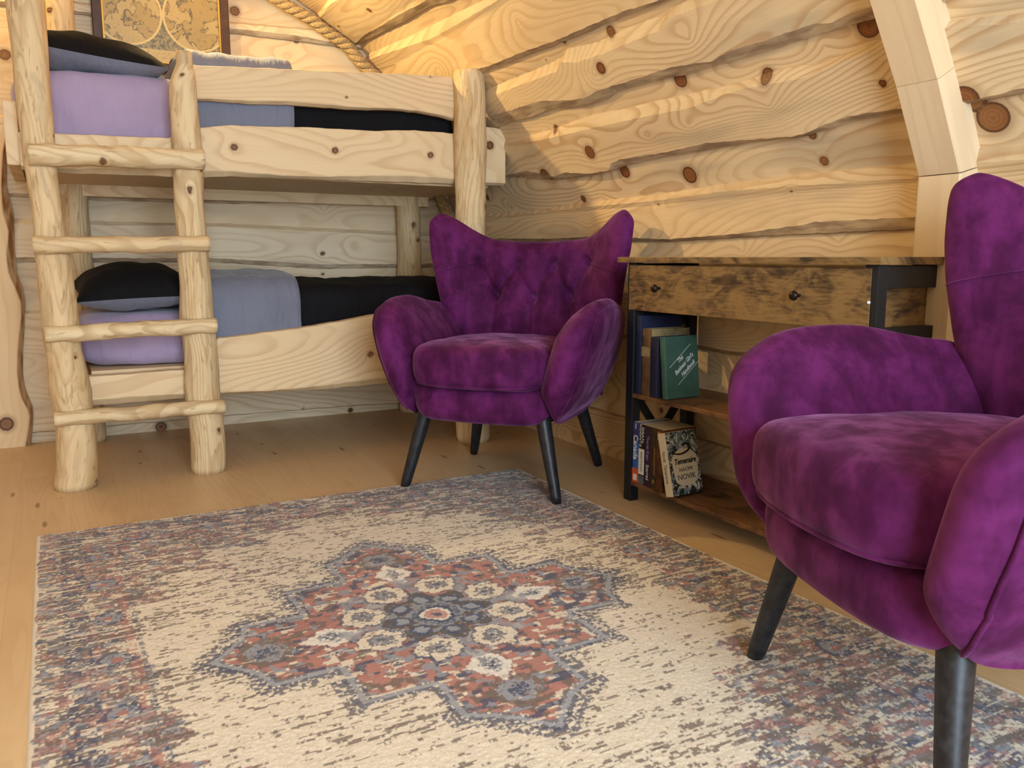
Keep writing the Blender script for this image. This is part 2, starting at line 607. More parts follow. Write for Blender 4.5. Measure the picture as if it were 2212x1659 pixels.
def make_right_wall():
    U = np.concatenate([np.arange(YF, 0.3, 0.05), np.arange(0.3, YB + 0.0045, 0.009)])
    E = lambda pts, seed: edge_from(pts, U, wall_hit, seed)
    e1u = E([(772, 87), (794, 66), (826, 50), (858, 29), (892, 11), (916, 0)], 1)
    e1l = E([(776, 93), (826, 68), (882, 41), (934, 9), (970, 1)], 2)
    e2u = E([(799, 115), (885, 79), (934, 54), (984, 29), (1041, 2)], 3)
    e2l = E([(799, 122), (880, 95), (939, 75), (989, 47), (1034, 20)], 4)
    e3u = E([(1000, 156), (1068, 136), (1140, 106), (1212, 81), (1294, 45), (1362, 16), (1418, 0)], 5)
    e3l = E([(1023, 163), (1068, 147), (1140, 118), (1217, 90), (1283, 62), (1339, 38), (1396, 18), (1443, 0)], 6)
    e4u = E([(1045, 197), (1102, 172), (1170, 145), (1217, 122), (1226, 105), (1294, 90), (1362, 57), (1441, 29), (1475, 5)], 7)
    e4l = E([(1102, 190), (1215, 147), (1222, 127), (1255, 129), (1316, 108), (1373, 84), (1436, 59), (1452, 34)], 8)
    e5u = E([(1111, 233), (1174, 212), (1235, 210), (1271, 206), (1305, 188), (1350, 174), (1407, 156), (1452, 140), (1500, 131), (1549, 125), (1589, 101), (1660, 81), (1707, 64), (1768, 44), (1809, 40), (1842, 24), (1880, 10)], 9)
    e5l = E([(1156, 249), (1199, 231), (1271, 226), (1316, 212), (1339, 194), (1429, 170), (1500, 156), (1515, 148), (1660, 108), (1775, 71), (1883, 40), (2009, 10), (2045, 0)], 10)
    e6u = E([(1095, 303), (1194, 280), (1249, 258), (1294, 244), (1339, 237), (1402, 221), (1505, 199), (1606, 175), (1687, 148), (1775, 135), (1900, 89), (2013, 48), (2212, 27)], 11)
    e6l = E([(1100, 312), (1197, 292), (1294, 269), (1407, 244), (1500, 226), (1606, 186), (1751, 159), (1903, 95), (2013, 56), (2212, 38)], 12)
    e7u = E([(1113, 371), (1149, 364), (1207, 376), (1229, 367), (1284, 369), (1325, 362), (1330, 347), (1350, 338), (1400, 330), (1450, 322), (1537, 302), (1599, 297), (1723, 287), (1748, 282), (1798, 259), (1848, 242), (1885, 235), (1945, 227), (2125, 205), (2212, 183)], 13)
    e7l = E([(1113, 379), (1207, 386), (1289, 376), (1337, 364), (1357, 355), (1400, 345), (1450, 335), (1549, 319), (1639, 304), (1743, 293), (1786, 279), (1848, 259), (1945, 242), (2125, 216), (2212, 200)], 14)
    e8u = E([(1048, 461), (1145, 456), (1265, 437), (1400, 422), (1450, 415), (1574, 396), (1748, 374), (1975, 352), (2088, 321), (2212, 313)], 15)
    e8l = E([(1048, 465), (1145, 461), (1265, 442), (1400, 430), (1450, 424), (1574, 406), (1748, 392), (1975, 378), (2088, 345), (2212, 335)], 16)
    e9u = E([(1084, 515), (1193, 516), (1301, 511), (1450, 517), (1599, 506), (1674, 496), (1748, 486), (1773, 480), (1972, 470)], 17)
    e9l = E([(1084, 522), (1193, 523), (1301, 519), (1450, 522), (1699, 508), (1972, 496)], 18)
    e9l = np.minimum(e9l, e9u - 0.006)
    z0 = np.zeros_like(U)
    c = lambda v, k: z0 + v + wob(U, 30 + k, 0.008, 2.2)
    f6u, f6l = c(0.66, 1), c(0.475, 2)
    f7u, f7l = c(0.345, 3), c(0.17, 4)
    f1u = e1u + 0.21 + wob(U, 41, 0.01, 2)
    t1l = f1u + 0.20 + wob(U, 42, 0.01, 2)
    t1u = t1l + 0.24
    t2l = t1u + 0.20 + wob(U, 43, 0.01, 2)
    end = z0 + SCUM[-1]
    top = np.minimum(t2l + 0.3, end)
    H = 0.024
    S = []
    b = 0.013
    seq = [('b', z0, f7l), ('dn', f7l, f7l + b), ('f', f7l + b, f7u - b), ('up', f7u - b, f7u), ('b', f7u, f6l), ('dn', f6l, f6l + b), ('f', f6l + b, f6u - b), ('up', f6u - b, f6u),
           ('b', f6u, e9l), ('dn', e9l, e9u), ('f', e9u, e8l), ('up', e8l, e8u), ('b', e8u, e7l), ('dn', e7l, e7u), ('f', e7u, e6l), ('up', e6l, e6u), ('b', e6u, e5l),
           ('dn', e5l, e5u), ('f', e5u, e4l), ('up', e4l, e4u), ('b', e4u, e3l), ('dn', e3l, e3u), ('f', e3u, e2l), ('up', e2l, e2u), ('b', e2u, e1l), ('dn', e1l, e1u),
           ('f', e1u, f1u - b), ('up', f1u - b, f1u), ('b', f1u, t1l), ('dn', t1l, t1l + b), ('f', t1l + b, t1u - b), ('up', t1u - b, t1u), ('b', t1u, t2l), ('dn', t2l, t2l + b), ('f', t2l + b, top), ('b', top, end)]
    bid = 0
    cur = z0 - 1
    for kind, lo, hi in seq:
        lo = np.maximum(lo, cur)
        hi = np.maximum(hi, lo + 0.003)
        cur = hi
        if kind == 'b':
            S.append((lo, hi, 0.0, 0.0, max(6, int(np.mean(hi - lo) / 0.010)), bid, 0.0))
            bid += 1
        elif kind == 'dn':
            S.append((lo, lo + 0.0012, 0.0, H * 0.45, 1, bid, 1.0))
            S.append((lo + 0.0012, hi, H * 0.45, H, 3, bid, 1.0))
        elif kind == 'f':
            S.append((lo, hi, H, H, max(8, int(np.mean(hi - lo) / 0.010)), bid, 0.0))
        else:
            S.append((lo, hi, H, 0.003, 3, bid, 0.15))
            bid += 1
    rng = random.Random(5)
    seeds = [rng.random() * 40 for _ in range(bid + 2)]
    K = []
    for (px, py, r, A) in [(1285, 322, .025, 2.2), (1490, 378, .028, 2.6), (1350, 370, .024, 2.2), (1187, 374, .029, 2.6), (1260, 430, .014, 1.6), (1780, 348, .013, 2.2), (1755, 292, .012, 1.4),
                           (2145, 254, .034, 3.0), (2095, 209, .034, 2.6), (1320, 68, .018, 1.6), (1310, 140, .020, 2.4), (1660, 161, .019, 2.0), (1470, 172, .024, 2.0), (1202, 277, .014, 2.0),
                           (1876, 56, .028, 2.6), (1052, 426, .016, 1.6), (1219, 88, .009, .8), (1180, 130, .005, .6), (1921, 170, .010, 2.0), (1722, 407, .006, 2.0), (1434, 437, .007, 2.6),
                           (737, 47, .007, 1.5), (803, 12, .012, 1.5), (1500, 262, .02, -2.4), (1294, 155, .02, -3.0), (1675, 222, .024, -3.4), (1500, 75, .028, -3.0), (1605, 543, .018, -2.4),
                           (1810, 520, .03, -2.6), (1130, 212, .018, -2.5), (1410, 285, .016, -2.0), (1540, 205, .02, -2.0), (1335, 800, .03, -2.5), (1219, 932, .02, -3.0), (1100, 440, .03, -3.0), (1280, 470, .02, -3.0),
                           (1550, 815, .02, -3.0), (1440, 885, .01, 1.4), (1950, 430, .02, -2.5), (960, 150, .03, -3.0), (1130, 40, .03, -2.5), (1780, 100, .03, -3), (1300, 430, .03, -2)]:
        h = wall_hit(px, py)
        if h:
            K.append((h[0], h[1], r, A))

    def place(u, s, h):
        s = np.clip(s, 0, SCUM[-1])
        x, z = shell(s)
        nx, nz = shell_n(s)
        return x + nx * h, u, z + nz * h
    return board_wall('wall_right', U, S, place, seeds, K, M_wall)


def simple_boards(name, U, spans, place, mat, seed, H=0.024, rows=6, dz=0.0):
    z0 = np.zeros_like(U)
    S, bid, cur = [], 0, None
    rng = random.Random(seed)
    for i, (lo, hi) in enumerate(spans):
        lo = lo + (wob(U, seed + i, 0.007, 2.2) if np.ndim(lo) == 0 and i else 0) + z0
        hi_ = hi + (wob(U, seed + i + 1, 0.007, 2.2) if np.ndim(hi) == 0 and i < len(spans) - 1 else 0) + z0
        if cur is not None:
            lo = cur
        hi_ = np.maximum(hi_, lo + 0.02)
        cur = hi_
        nr = max(rows, int(np.mean(hi_ - lo) / 0.02))
        if i % 2 == 0:
            S.append((lo, hi_, 0, 0, nr, i, 0.0))
        else:
            b = 0.012
            S.append((lo, lo + .001, 0, H * .45, 1, i, 1.0))
            S.append((lo + .001, lo + b, H * .45, H, 2, i, 1.0))
            S.append((lo + b, hi_ - b, H, H, nr, i, 0.0))
            S.append((hi_ - b, hi_, H, .003, 2, i, 0.2))
    seeds = [rng.random() * 40 for _ in range(len(spans) + 1)]
    return board_wall(name, U, S, place, seeds, [], mat)


def shell_x_at(z):
    return float(np.interp(z, PZ_, PX_))


def make_back_wall():
    U = np.arange(-1.86, 1.861, 0.012)

    def hit(px, py):
        P = on(px, py, 1, YB)
        return P[0], P[2]
    E = lambda pts, seed, a=.004: edge_from(pts, U, hit, seed, a)
    z0 = np.zeros_like(U)
    a0 = E([(486, 898), (754, 877), (852, 872)], 60)            # top of the pale lowest board
    a1 = E([(205, 884), (480, 858), (850, 836)], 61)
    b3l = E([(457, 566), (690, 581), (862, 578)], 62)
    b3u = E([(457, 557), (690, 571), (862, 570)], 63)
    b2l = E([(500, 491), (850, 508)], 64)
    b2u = E([(500, 483), (850, 500)], 65)
    b1l = E([(500, 441), (680, 436), (850, 433)], 66)
    b1u = E([(500, 433), (680, 429), (850, 427)], 67)
    u1l = E([(148, 30), (192, 35), (500, 73), (635, 89), (750, 104)], 68)
    u1u = E([(148, 24), (192, 30), (500, 64), (635, 78), (750, 101)], 69)
    u2 = E([(500, 47), (690, 64)], 70)
    H = 0.022
    mid = z0 + 1.33 + wob(U, 71, .006, 2)
    mid2 = z0 + 1.52 + wob(U, 72, .006, 2)
    m3 = z0 + 0.55 + wob(U, 73, .006, 2)
    S = []
    cur = z0 - 0.0
    seq = [('b', z0, a0), ('dn', a0, a0 + .006), ('f', a0 + .006, m3 - .012), ('up', m3 - .012, m3), ('b', m3, b3l), ('dn', b3l, b3u), ('f', b3u, b2l), ('up', b2l, b2u), ('b', b2u, b1l), ('dn', b1l, b1u),
           ('f', b1u, mid - .012), ('up', mid - .012, mid), ('b', mid, u1l), ('dn', u1l, u1u), ('f', u1u, u2 - .012), ('up', u2 - .012, u2), ('b', u2, u2 + .17), ('dn', u2 + .17, u2 + .185), ('f', u2 + .185, z0 + 2.2)]
    bid = 0
    for kind, lo, hi in seq:
        lo = np.maximum(lo, cur)
        hi = np.maximum(hi, lo + .003)
        cur = hi
        if kind == 'b':
            S.append((lo, hi, 0, 0, max(5, int(np.mean(hi - lo) / .014)), bid, 0.0))
            bid += 1
        elif kind == 'dn':
            S.append((lo, lo + .001, 0, H * .45, 1, bid, 1.0))
            S.append((lo + .001, hi, H * .45, H, 2, bid, 1.0))
        elif kind == 'f':
            S.append((lo, hi, H, H, max(5, int(np.mean(hi - lo) / .014)), bid, 0.0))
        else:
            S.append((lo, hi, H, .003, 2, bid, 0.25))
            bid += 1
    K = []
    for (px, py, r, A) in [(694, 548, .011, 2.0), (640, 88, .012, 1.5), (507, 24, .020, 2.2), (348, 922, .022, 2.0), (653, 880, .008, 1.2), (757, 886, .012, 1.6), (10, 118, .02, 1.6), (697, 592, .008, 1.0), (700, 455, .02, -2.5), (560, 590, .03, -2.5), (760, 530, .03, -2.2), (620, 125, .03, -2.4), (550, 60, .03, -2.5), (230, 600, .02, 1.5), (14, 918, .02, 1.2)]:
        h = hit(px, py)
        K.append((h[0], h[1], r, A))
    rng = random.Random(11)
    seeds = [rng.random() * 40 for _ in range(bid + 3)]

    def place(u, s, h):
        # the gable boards end at the shell
        xm = np.interp(np.minimum(s, 2.2), PZ_, PX_)
        return np.clip(u, -xm, xm), YB - h, np.minimum(s, 2.2)
    return board_wall('wall_back', U, S, place, seeds, K, M_back)


make_right_wall()
make_back_wall()


def make_left_wall():
    U = np.arange(YF, YB + .01, 0.06)
    cuts = [0, .2, .36, .55, .7, .9, 1.05, 1.26, 1.42, 1.62, 1.78, 2.0, 2.16, 2.4, SCUM[-1] - 1.0 if SCUM[-1] > 3.5 else SCUM[-1]]
    cuts = [c for c in cuts if c < SCUM[-1]] + [SCUM[-1]]

    def place(u, s, h):
        s = np.clip(s, 0, SCUM[-1])
        x, z = shell(s)
        nx, nz = shell_n(s)
        return -(x + nx * h), u, z + nz * h
    simple_boards('wall_left', U, list(zip(cuts, cuts[1:])), place, M_back, 200)


make_left_wall()

# floor, and the gable behind the camera with its open doorway
me = mesh_np('floor', [(-1.9, YF - .05, 0), (1.9, YF - .05, 0), (1.9, YB + .05, 0), (-1.9, YB + .05, 0)], [(0, 1, 2, 3)])
link('floor', me, M_floor)['kind'] = 'structure'
dx0, dx1, dz1 = -0.6, 0.9, 2.02
fw = []
xs_low = [(-XW, dx0), (dx1, XW)]
V, F = [], []
for a, b in xs_low:
    xs = np.linspace(a, b, 14)
    for k in range(13):
        x0, x1 = xs[k], xs[k + 1]
        h0 = float(np.interp(-abs(x0), -PX_[1:], PZ_[1:]))
        h1 = float(np.interp(-abs(x1), -PX_[1:], PZ_[1:]))
        i = len(V)
        V += [(x0, YF, 0), (x1, YF, 0), (x1, YF, h1), (x0, YF, h0)]
        F.append((i, i + 1, i + 2, i + 3))
xs = np.linspace(dx0, dx1, 9)
for k in range(8):
    h0 = float(np.interp(-abs(xs[k]), -PX_[1:], PZ_[1:]))
    h1 = float(np.interp(-abs(xs[k + 1]), -PX_[1:], PZ_[1:]))
    i = len(V)
    V += [(xs[k], YF, min(dz1, h0 - .02)), (xs[k + 1], YF, min(dz1, h1 - .02)), (xs[k + 1], YF, h1), (xs[k], YF, h0)]
    F.append((i, i + 1, i + 2, i + 3))
me = mesh_np('wall_front', V, F)
A = np.array(V)
grain(me, A[:, 0], A[:, 2], 3.3)
link('wall_front', me, M_back)['kind'] = 'structure'


# glulam rib of the vault
def make_rib():
    y0, y1 = 1.157, 1.262
    inner = [(1.772, 0.0), (1.772, 0.955), (1.672, 1.143), (1.566, 1.312), (1.40, 1.585), (1.27, 1.70), (1.03, 1.835), (0.58, 2.0), (0.0, 2.10)]
    segs = list(zip(inner, inner[1:]))
    P = []
    for i, p in enumerate(inner):
        d0 = Vector((inner[i][0] - inner[i - 1][0], inner[i][1] - inner[i - 1][1])).normalized() if i else None
        d1 = Vector((inner[i + 1][0] - inner[i][0], inner[i + 1][1] - inner[i][1])).normalized() if i < len(inner) - 1 else None
        t = ((d0 or d1) + (d1 or d0)).normalized()
        nx, nz = t.y, -t.x
        P.append((p, (p[0] + nx * 0.085, max(0.0, p[1] + nz * 0.085))))
    for k, ((a, b)) in enumerate(zip(P, P[1:])):
        # each straight lamination block is its own stretch of mesh so the joints read
        g = 0.0008
        (pi0, po0), (pi1, po1) = a, b
        nn = 10
        L = []
        gu, gv = [], []
        for j in range(nn + 1):
            t = lerp(0.002, 0.998, j / nn)
            i_ = (lerp(pi0[0], pi1[0], t), lerp(pi0[1], pi1[1], t))
            o_ = (lerp(po0[0], po1[0], t), lerp(po0[1], po1[1], t))
            c = 0.004
            loop = [(i_[0], y0 + c, i_[1]), (i_[0], y1 - c, i_[1]), (lerp(i_[0], o_[0], .05), y1, lerp(i_[1], o_[1], .05)), (o_[0], y1, o_[1]), (o_[0], y0, o_[1]), (lerp(i_[0], o_[0], .05), y0, lerp(i_[1], o_[1], .05))]
            L.append(loop)
            gu += [t * 0.3] * 6
            gv += [y0, y1, y1 + .01, y1 + .09, y0 - .09, y0 - .01]
        me = loft('seg', L)
        yield me, np.array(gu), np.array(gv), k


bm = bmesh.new()
GU, GV, GS = [], [], []
for me, gu, gv, k in make_rib():
    bm.from_mesh(me)
    GU.append(gu)
    GV.append(gv)
    GS.append(np.full(len(gu), 4.0 + k * 0.11))
    bpy.data.meshes.remove(me)
me = bpy.data.meshes.new('trim_1')
bm.to_mesh(me)
bm.free()
grain(me, np.concatenate(GU), np.concatenate(GV), np.concatenate(GS))
link('trim_1', me, M_rib)['kind'] = 'structure'


# ------------------------------------------------------------------ timber builders
def log_mesh(name, pts, rads, seed, nl=28, wobble=0.06, knots=(), dens=0.02, half=False, capround=0.0):
    """peeled log along a polyline of points; rads per point"""
    pts = np.array(pts, float)
    d = np.concatenate([[0], np.cumsum(np.linalg.norm(np.diff(pts, axis=0), axis=1))])
    n = max(6, int(d[-1] / dens))
    t = np.linspace(0, d[-1], n)
    C = np.stack([np.interp(t, d, pts[:, k]) for k in range(3)], 1)
    R = np.interp(t, d, rads)
    ax = pts[-1] - pts[0]
    ax /= np.linalg.norm(ax)
    ref = np.array([0, 1.0, 0]) if abs(ax[1]) < .9 else np.array([0, 0, 1.0])
    e1 = np.cross(ax, ref)
    e1 /= np.linalg.norm(e1)
    e2 = np.cross(ax, e1)
    L = []
    gu, gv = [], []
    r = random.Random(seed)
    C = C + np.outer(wob(t, seed + 5, .004, 3.0), e1) + np.outer(wob(t, seed + 6, .004, 3.0), e2)
    for i in range(n):
        loop = []
        for k in range(nl):
            a = 2 * math.pi * k / nl
            w = mnoise.noise(Vector((math.cos(a) * 1.3 + seed, math.sin(a) * 1.3, t[i] * 2.6)))
            w2 = mnoise.noise(Vector((math.cos(a) * 4 + seed, math.sin(a) * 4, t[i] * 7)))
            rr = R[i] * (1 + wobble * (w * 1.4 + w2 * 0.5))
            if i in (0, n - 1):
                rr *= 0.93
            sx, sy = math.cos(a) * rr, math.sin(a) * rr
            loop.append(C[i] + e1 * sx + e2 * sy)
            gu.append(t[i])
            gv.append((a if a < math.pi else 2 * math.pi - a) * R[i])
        L.append(loop)
    L = np.array(L)
    me = loft(name, L)
    for q in me.polygons:
        q.use_smooth = len(q.vertices) == 4
    kk = []
    for _ in range(int(d[-1] / 0.35)):
        kk.append((r.random() * d[-1], r.random() * 3.1 * R[0], 0.007 + .006 * r.random(), 1.2))
    grain(me, gu, gv, seed, list(knots) + kk)
    return me


def px_edge(pts, Y):
    q = sorted([(on(p[0], p[1], 1, Y)[0], on(p[0], p[1], 1, Y)[2]) for p in pts])
    return np.array(q)


def plank_mesh(name, top, bot, Y, thick, seed, x0=None, x1=None, knots=(), step=0.012, wob_a=0.0015, wane_b=0.022):
    """waney plank lying in the XZ plane; front face at Y, thickness away from the room"""
    xa = top[0, 0] if x0 is None else x0
    xb = top[-1, 0] if x1 is None else x1
    X = np.linspace(xa, xb, max(4, int((xb - xa) / step)))
    zt = np.interp(X, top[:, 0], top[:, 1]) + wob(X, seed + 1, wob_a, 12.0)
    zb = np.interp(X, bot[:, 0], bot[:, 1]) + wob(X, seed + 2, wob_a, 12.0)
    L, gu, gv, wn = [], [], [], []
    nf = 16
    for i in range(len(X)):
        wt = 0.006
        wb = wane_b * (0.7 + 0.3 * math.sin(X[i] * 7 + seed))
        loop = [(Y + thick * .75, zb[i], 1), (Y + thick * .35, zb[i], 1), (Y + .001, zb[i] + wb, 0.6)]
        for k in range(nf):
            t = (k + 0.5) / nf
            loop.append((Y, lerp(zb[i] + wb, zt[i] - wt, t), 0))
        loop += [(Y + .001, zt[i] - wt * .5, .3), (Y + thick * .3, zt[i], .2), (Y + thick * .8, zt[i] - .002, .2), (Y + thick, zt[i] - .008, 0), (Y + thick, zb[i] + .01, 0)]
        L.append([(X[i], y, z) for (y, z, w) in loop])
        gu += [X[i]] * len(loop)
        gv += [z + (y - Y) for (y, z, w) in loop]
        wn += [w for (y, z, w) in loop]
    me = loft(name, L)
    K = [(on(kx, ky, 1, Y)[0], on(kx, ky, 1, Y)[2], r, A) for (kx, ky, r, A) in knots]
    grain(me, gu, gv, seed, K, wn)
    return me


# ------------------------------------------------------------------ bunk bed
YP = 3.09                                   # centre line of the front posts
bunk = tag(empty('bunk_bed', (0.75, 3.5, 0.0)), 'rustic two-tier bunk bed of peeled logs and waney pine planks with ladder rungs', 'bunk bed')


def part(name, me, mat, label=None, parent=None):
    p = parent if parent is not None else bunk
    o = link(name, me, mat, p)
    root = p
    loc = Vector((0, 0, 0))
    q = p
    while q is not None:
        loc = loc + q.location
        q = q.parent
    o.location = -loc
    if label:
        o['label'] = label
    return o


s_ = YP / 3.0
P3 = lambda px, py: tuple(on(px, py, 1, YP))


def post_from(rows, seed, zt=None, zb=0.0, knots=()):
    """rows of (left px, right px, y px) down the post"""
    pts, rad = [], []
    for (a, b, y) in rows:
        l, r_ = on(a, y, 1, YP), on(b, y, 1, YP)
        pts.append([(l[0] + r_[0]) / 2, YP, (l[2] + r_[2]) / 2])
        rad.append((r_[0] - l[0]) / 2)
    pts[0][2] = zb
    if zt is not None:
        pts.append([pts[-1][0], YP, zt])
        rad.append(rad[-1])
    return log_mesh('post', pts, rad, seed, nl=36, wobble=.045)


part('post', post_from([(113, 214, 1065), (118, 213, 1010), (120, 212, 960), (122, 205, 900), (106, 200, 850), (98, 178, 760), (88, 172, 690), (75, 152, 560), (68, 134, 450), (52, 124, 350), (36, 114, 250), (24, 104, 120), (10, 95, 5)], 3, zt=1.9), M_log, 'thick knotty log post at the ladder left side')
part('post', post_from([(412, 487, 1022), (410, 484, 930), (402, 478, 860), (396, 468, 760), (388, 462, 690), (386, 454, 600), (382, 450, 540), (378, 442, 440), (374, 440, 380), (368, 432, 300), (366, 428, 240), (366, 424, 180), (380, 416, 138)], 14, zt=1.455), M_log, 'log post with a pointed top at the ladder right side')
part('post', post_from([(990, 1055, 955), (988, 1050, 800), (988, 1048, 640), (986, 1045, 480), (985, 1046, 380), (982, 1048, 300), (984, 1046, 250), (982, 1042, 175)], 27, zt=1.503), M_log, 'straight flat-topped log post at the foot end')
YBP = 3.86


def back_post(a, b, y1, ztop, seed):
    l, r_ = on(a, y1, 1, YBP), on(b, y1, 1, YBP)
    cx_ = (l[0] + r_[0]) / 2
    R = (r_[0] - l[0]) / 2
    return log_mesh('post', [(cx_, YBP, 0), (cx_, YBP, ztop)], [R * 1.05, R], seed, nl=24)


part('post', back_post(858, 905, 430, 1.5, 33), M_log, 'rear log post at the foot end')
part('post', back_post(131, 194, 480, 1.98, 35), M_log, 'rear log post at the head end')
YR = 3.125
upper_top = px_edge([(20, 283), (120, 287), (250, 292), (365, 297), (400, 280), (430, 275), (500, 268), (560, 272), (620, 272), (700, 275), (800, 281), (900, 280), (980, 287), (1030, 276), (1048, 273), (1072, 274), (1082, 278), (1090, 288), (1100, 330)], YR)
upper_bot = px_edge([(20, 362), (120, 372), (250, 376), (430, 382), (500, 380), (650, 386), (820, 391), (983, 396), (1060, 400), (1108, 401)], YR)
K_up = [(1058, 314, .017, 2.2), (724, 325, .012, 1.8), (506, 318, .012, 2.0), (930, 335, .012, 1.8), (846, 307, .004, .6)]
part('side_rail', plank_mesh('side_rail', upper_top, upper_bot, YR, .055, 5.2, -0.055, 1.70, K_up), M_plank, 'wide waney front plank of the upper bunk')
g_top = px_edge([(400, 137), (430, 140), (600, 147), (700, 152), (820, 156), (985, 164)], YR)
g_bot = px_edge([(400, 213), (430, 216), (560, 224), (640, 226), (750, 235), (850, 237), (900, 241), (940, 249), (985, 260)], YR)
part('guard_rail', plank_mesh('guard_rail', g_top, g_bot, YR, .04, 8.4, 0.45, 1.50, [(748, 210, .006, .8), (930, 165, .005, .8)], wane_b=.01), M_plank)
l_top = px_edge([(150, 815), (200, 812), (400, 797), (440, 760), (470, 730), (520, 724), (600, 714), (680, 703), (800, 681), (900, 664), (1060, 640)], YR)
l_bot = px_edge([(150, 884), (200, 878), (400, 862), (484, 854), (600, 848), (700, 842), (840, 829), (1060, 812)], YR)
part('side_rail', plank_mesh('side_rail', l_top, l_bot, YR, .055, 12.7, 0.07, 1.62, [(800, 765, .012, 1.6), (800, 762, .03, -2)]), M_plank, 'front plank of the lower bunk rising towards the foot end')
# decks, end boards and back ledgers
for (z, nm) in ((1.075, 'upper'), (0.365, 'lower')):
    dl, dc = (1.70, .80) if z > 1 else (1.52, .86)
    box('bed_deck', (dl, 0.66, 0.03), (dc - .75, 3.52 - 3.5, z), M_plank, bunk, axis=0, seed=17.0 + z)['label'] = nm + ' bed base boards'
    box('back_ledger', (dl, 0.04, 0.12), (dc - .75, 3.90 - 3.5 - .06, z), M_plank, bunk, axis=0, seed=19.0 + z)
    for sx, xx in ((0, -.075 if z > 1 else .045), (1, 1.60)):
        zz = 1.165 if z > 1 else .40
        hh = .20
        box('end_board', (0.04, 0.70, hh), (xx - .75, 3.53 - 3.5, zz), M_plank, bunk, axis=1, seed=23.0 + z + sx, bevel=.004)
# ladder rungs: half-round poles nailed over the posts
for i, (a, b) in enumerate([((60, 331), (442, 344)), ((70, 529), (453, 527)), ((97, 724), (469, 703)), ((117, 908), (486, 878))]):
    yr = YP - .072
    p0, p1 = on(*a, 1, yr), on(*b, 1, yr)
    rr = [0.034, 0.027, 0.027, 0.025][i]
    L, gu, gv = [], [], []
    n = 44
    for k in range(n):
        t = k / (n - 1)
        cx_ = lerp(p0[0], p1[0], t)
        cz = lerp(p0[2], p1[2], t) + float(wob(t * 2, 80 + i, .003, 2))
        r_ = rr * (1 + 0.07 * float(wob(t * 2, 90 + i, 1.0, 2.5)))
        loop = []
        m = 16
        for q in range(m + 1):
            ang = math.pi * q / m
            loop.append((cx_, yr + .02 - math.sin(ang) * .034, cz - math.cos(ang) * r_))
            gu.append(cx_)
            gv.append(q / m * 2 * r_)
        L.append(loop)
    me = loft('ladder_rung', L)
    for q in me.polygons:
        q.use_smooth = len(q.vertices) == 4
    grain(me, gu, gv, 41.0 + i * 2.3, [(lerp(p0[0], p1[0], .4), .02, .009, 1.2)] if i in (0,) else [])
    part('ladder_rung', me, M_log)


# ------------------------------------------------------------------ bedding
def soft_box(name, c, s, mat, p=5.0, seed=0, amp=0.006, n=26, freq=7.0, taper=None):
    C, F = pnorm_box(name, n, p)
    V = []
    for q in C:
        w = mnoise.noise(Vector((q[0] * s[0] * freq + seed, q[1] * s[1] * freq, q[2] * s[2] * freq)))
        d = q / (np.linalg.norm(q) + 1e-9) * w * amp
        X = c[0] + q[0] * s[0] / 2
        rip = mnoise.noise(Vector((X * 13 + q[2] * 1.6 + seed, q[2] * 0.9, q[1]))) * .010 + mnoise.noise(Vector((X * 30 - q[2] * 3 + seed, q[2] * 1.2, 3.0))) * .005
        rip *= max(0, -q[1]) ** 3
        V.append((X + d[0], c[1] + q[1] * s[1] / 2 + d[1] - rip, c[2] + q[2] * s[2] / 2 + d[2]))
    me = mesh_np(name, V, F)
    return link(name, me, mat, smooth=True)


m1 = soft_box('mattress', (0.725, 3.535, 1.246), (1.60, 0.60, 0.310), M_purple, (9, 9, 5), 1, n=44)
tag(m1, 'mattress in a mauve fitted sheet on the upper bunk', 'mattress')
m2 = soft_box('mattress', (0.835, 3.535, 0.477), (1.56, 0.60, 0.195), M_purple, (9, 9, 5), 4, n=44)
tag(m2, 'mattress in a lilac fitted sheet on the lower bunk', 'mattress')


def pillow(loc, size, rot, seed, label):
    n = 44
    nv = 44
    V, F = [], []
    root = empty('pillow', loc, rot=rot)
    for side in (1, -1):
        V = []
        for i in range(n):
            for j in range(nv):
                u, v = -1 + 2 * i / (n - 1), -1 + 2 * j / (nv - 1)
                e = (max(0, 1 - abs(u) ** 2.6) * max(0, 1 - abs(v) ** 2.6)) ** 0.55
                pin = 1 - 0.10 * (1 - abs(v) ** 2) * abs(u) ** 2
                pin2 = 1 - 0.10 * (1 - abs(u) ** 2) * abs(v) ** 2
                w = mnoise.noise(Vector((u * 2.5 + seed, v * 2.5, side))) * .012 * e
                hh = (0.62 if side > 0 else 0.38)
                V.append((u * size[0] / 2 * pin, v * size[1] / 2 * pin2, side * (e * size[2] * hh) + w))
        f = grid_faces(n, nv)
        if side < 0:
            f = [tuple(reversed(q)) for q in f]
        me = mesh_np('p', V, f)
        link('pillowcase_top' if side > 0 else 'pillowcase_underside', me, M_black if side > 0 else M_grey, root, smooth=True)['label'] = 'black face of the pillowcase' if side > 0 else 'grey face of the pillowcase'
    tag(root, label, 'pillow', 'two-tone pillows at the head of the bunks')
    return root


pillow((0.185, 3.50, 1.452), (0.48, 0.58, 0.155), (math.radians(2), math.radians(5), 0.0), 3, 'black and grey pillow tilted on the upper bunk mattress')
pillow((0.275, 3.47, 0.647), (0.42, 0.60, 0.165), (math.radians(4), math.radians(-2), 0.0), 9, 'black and grey pillow on the lower bunk behind the ladder')


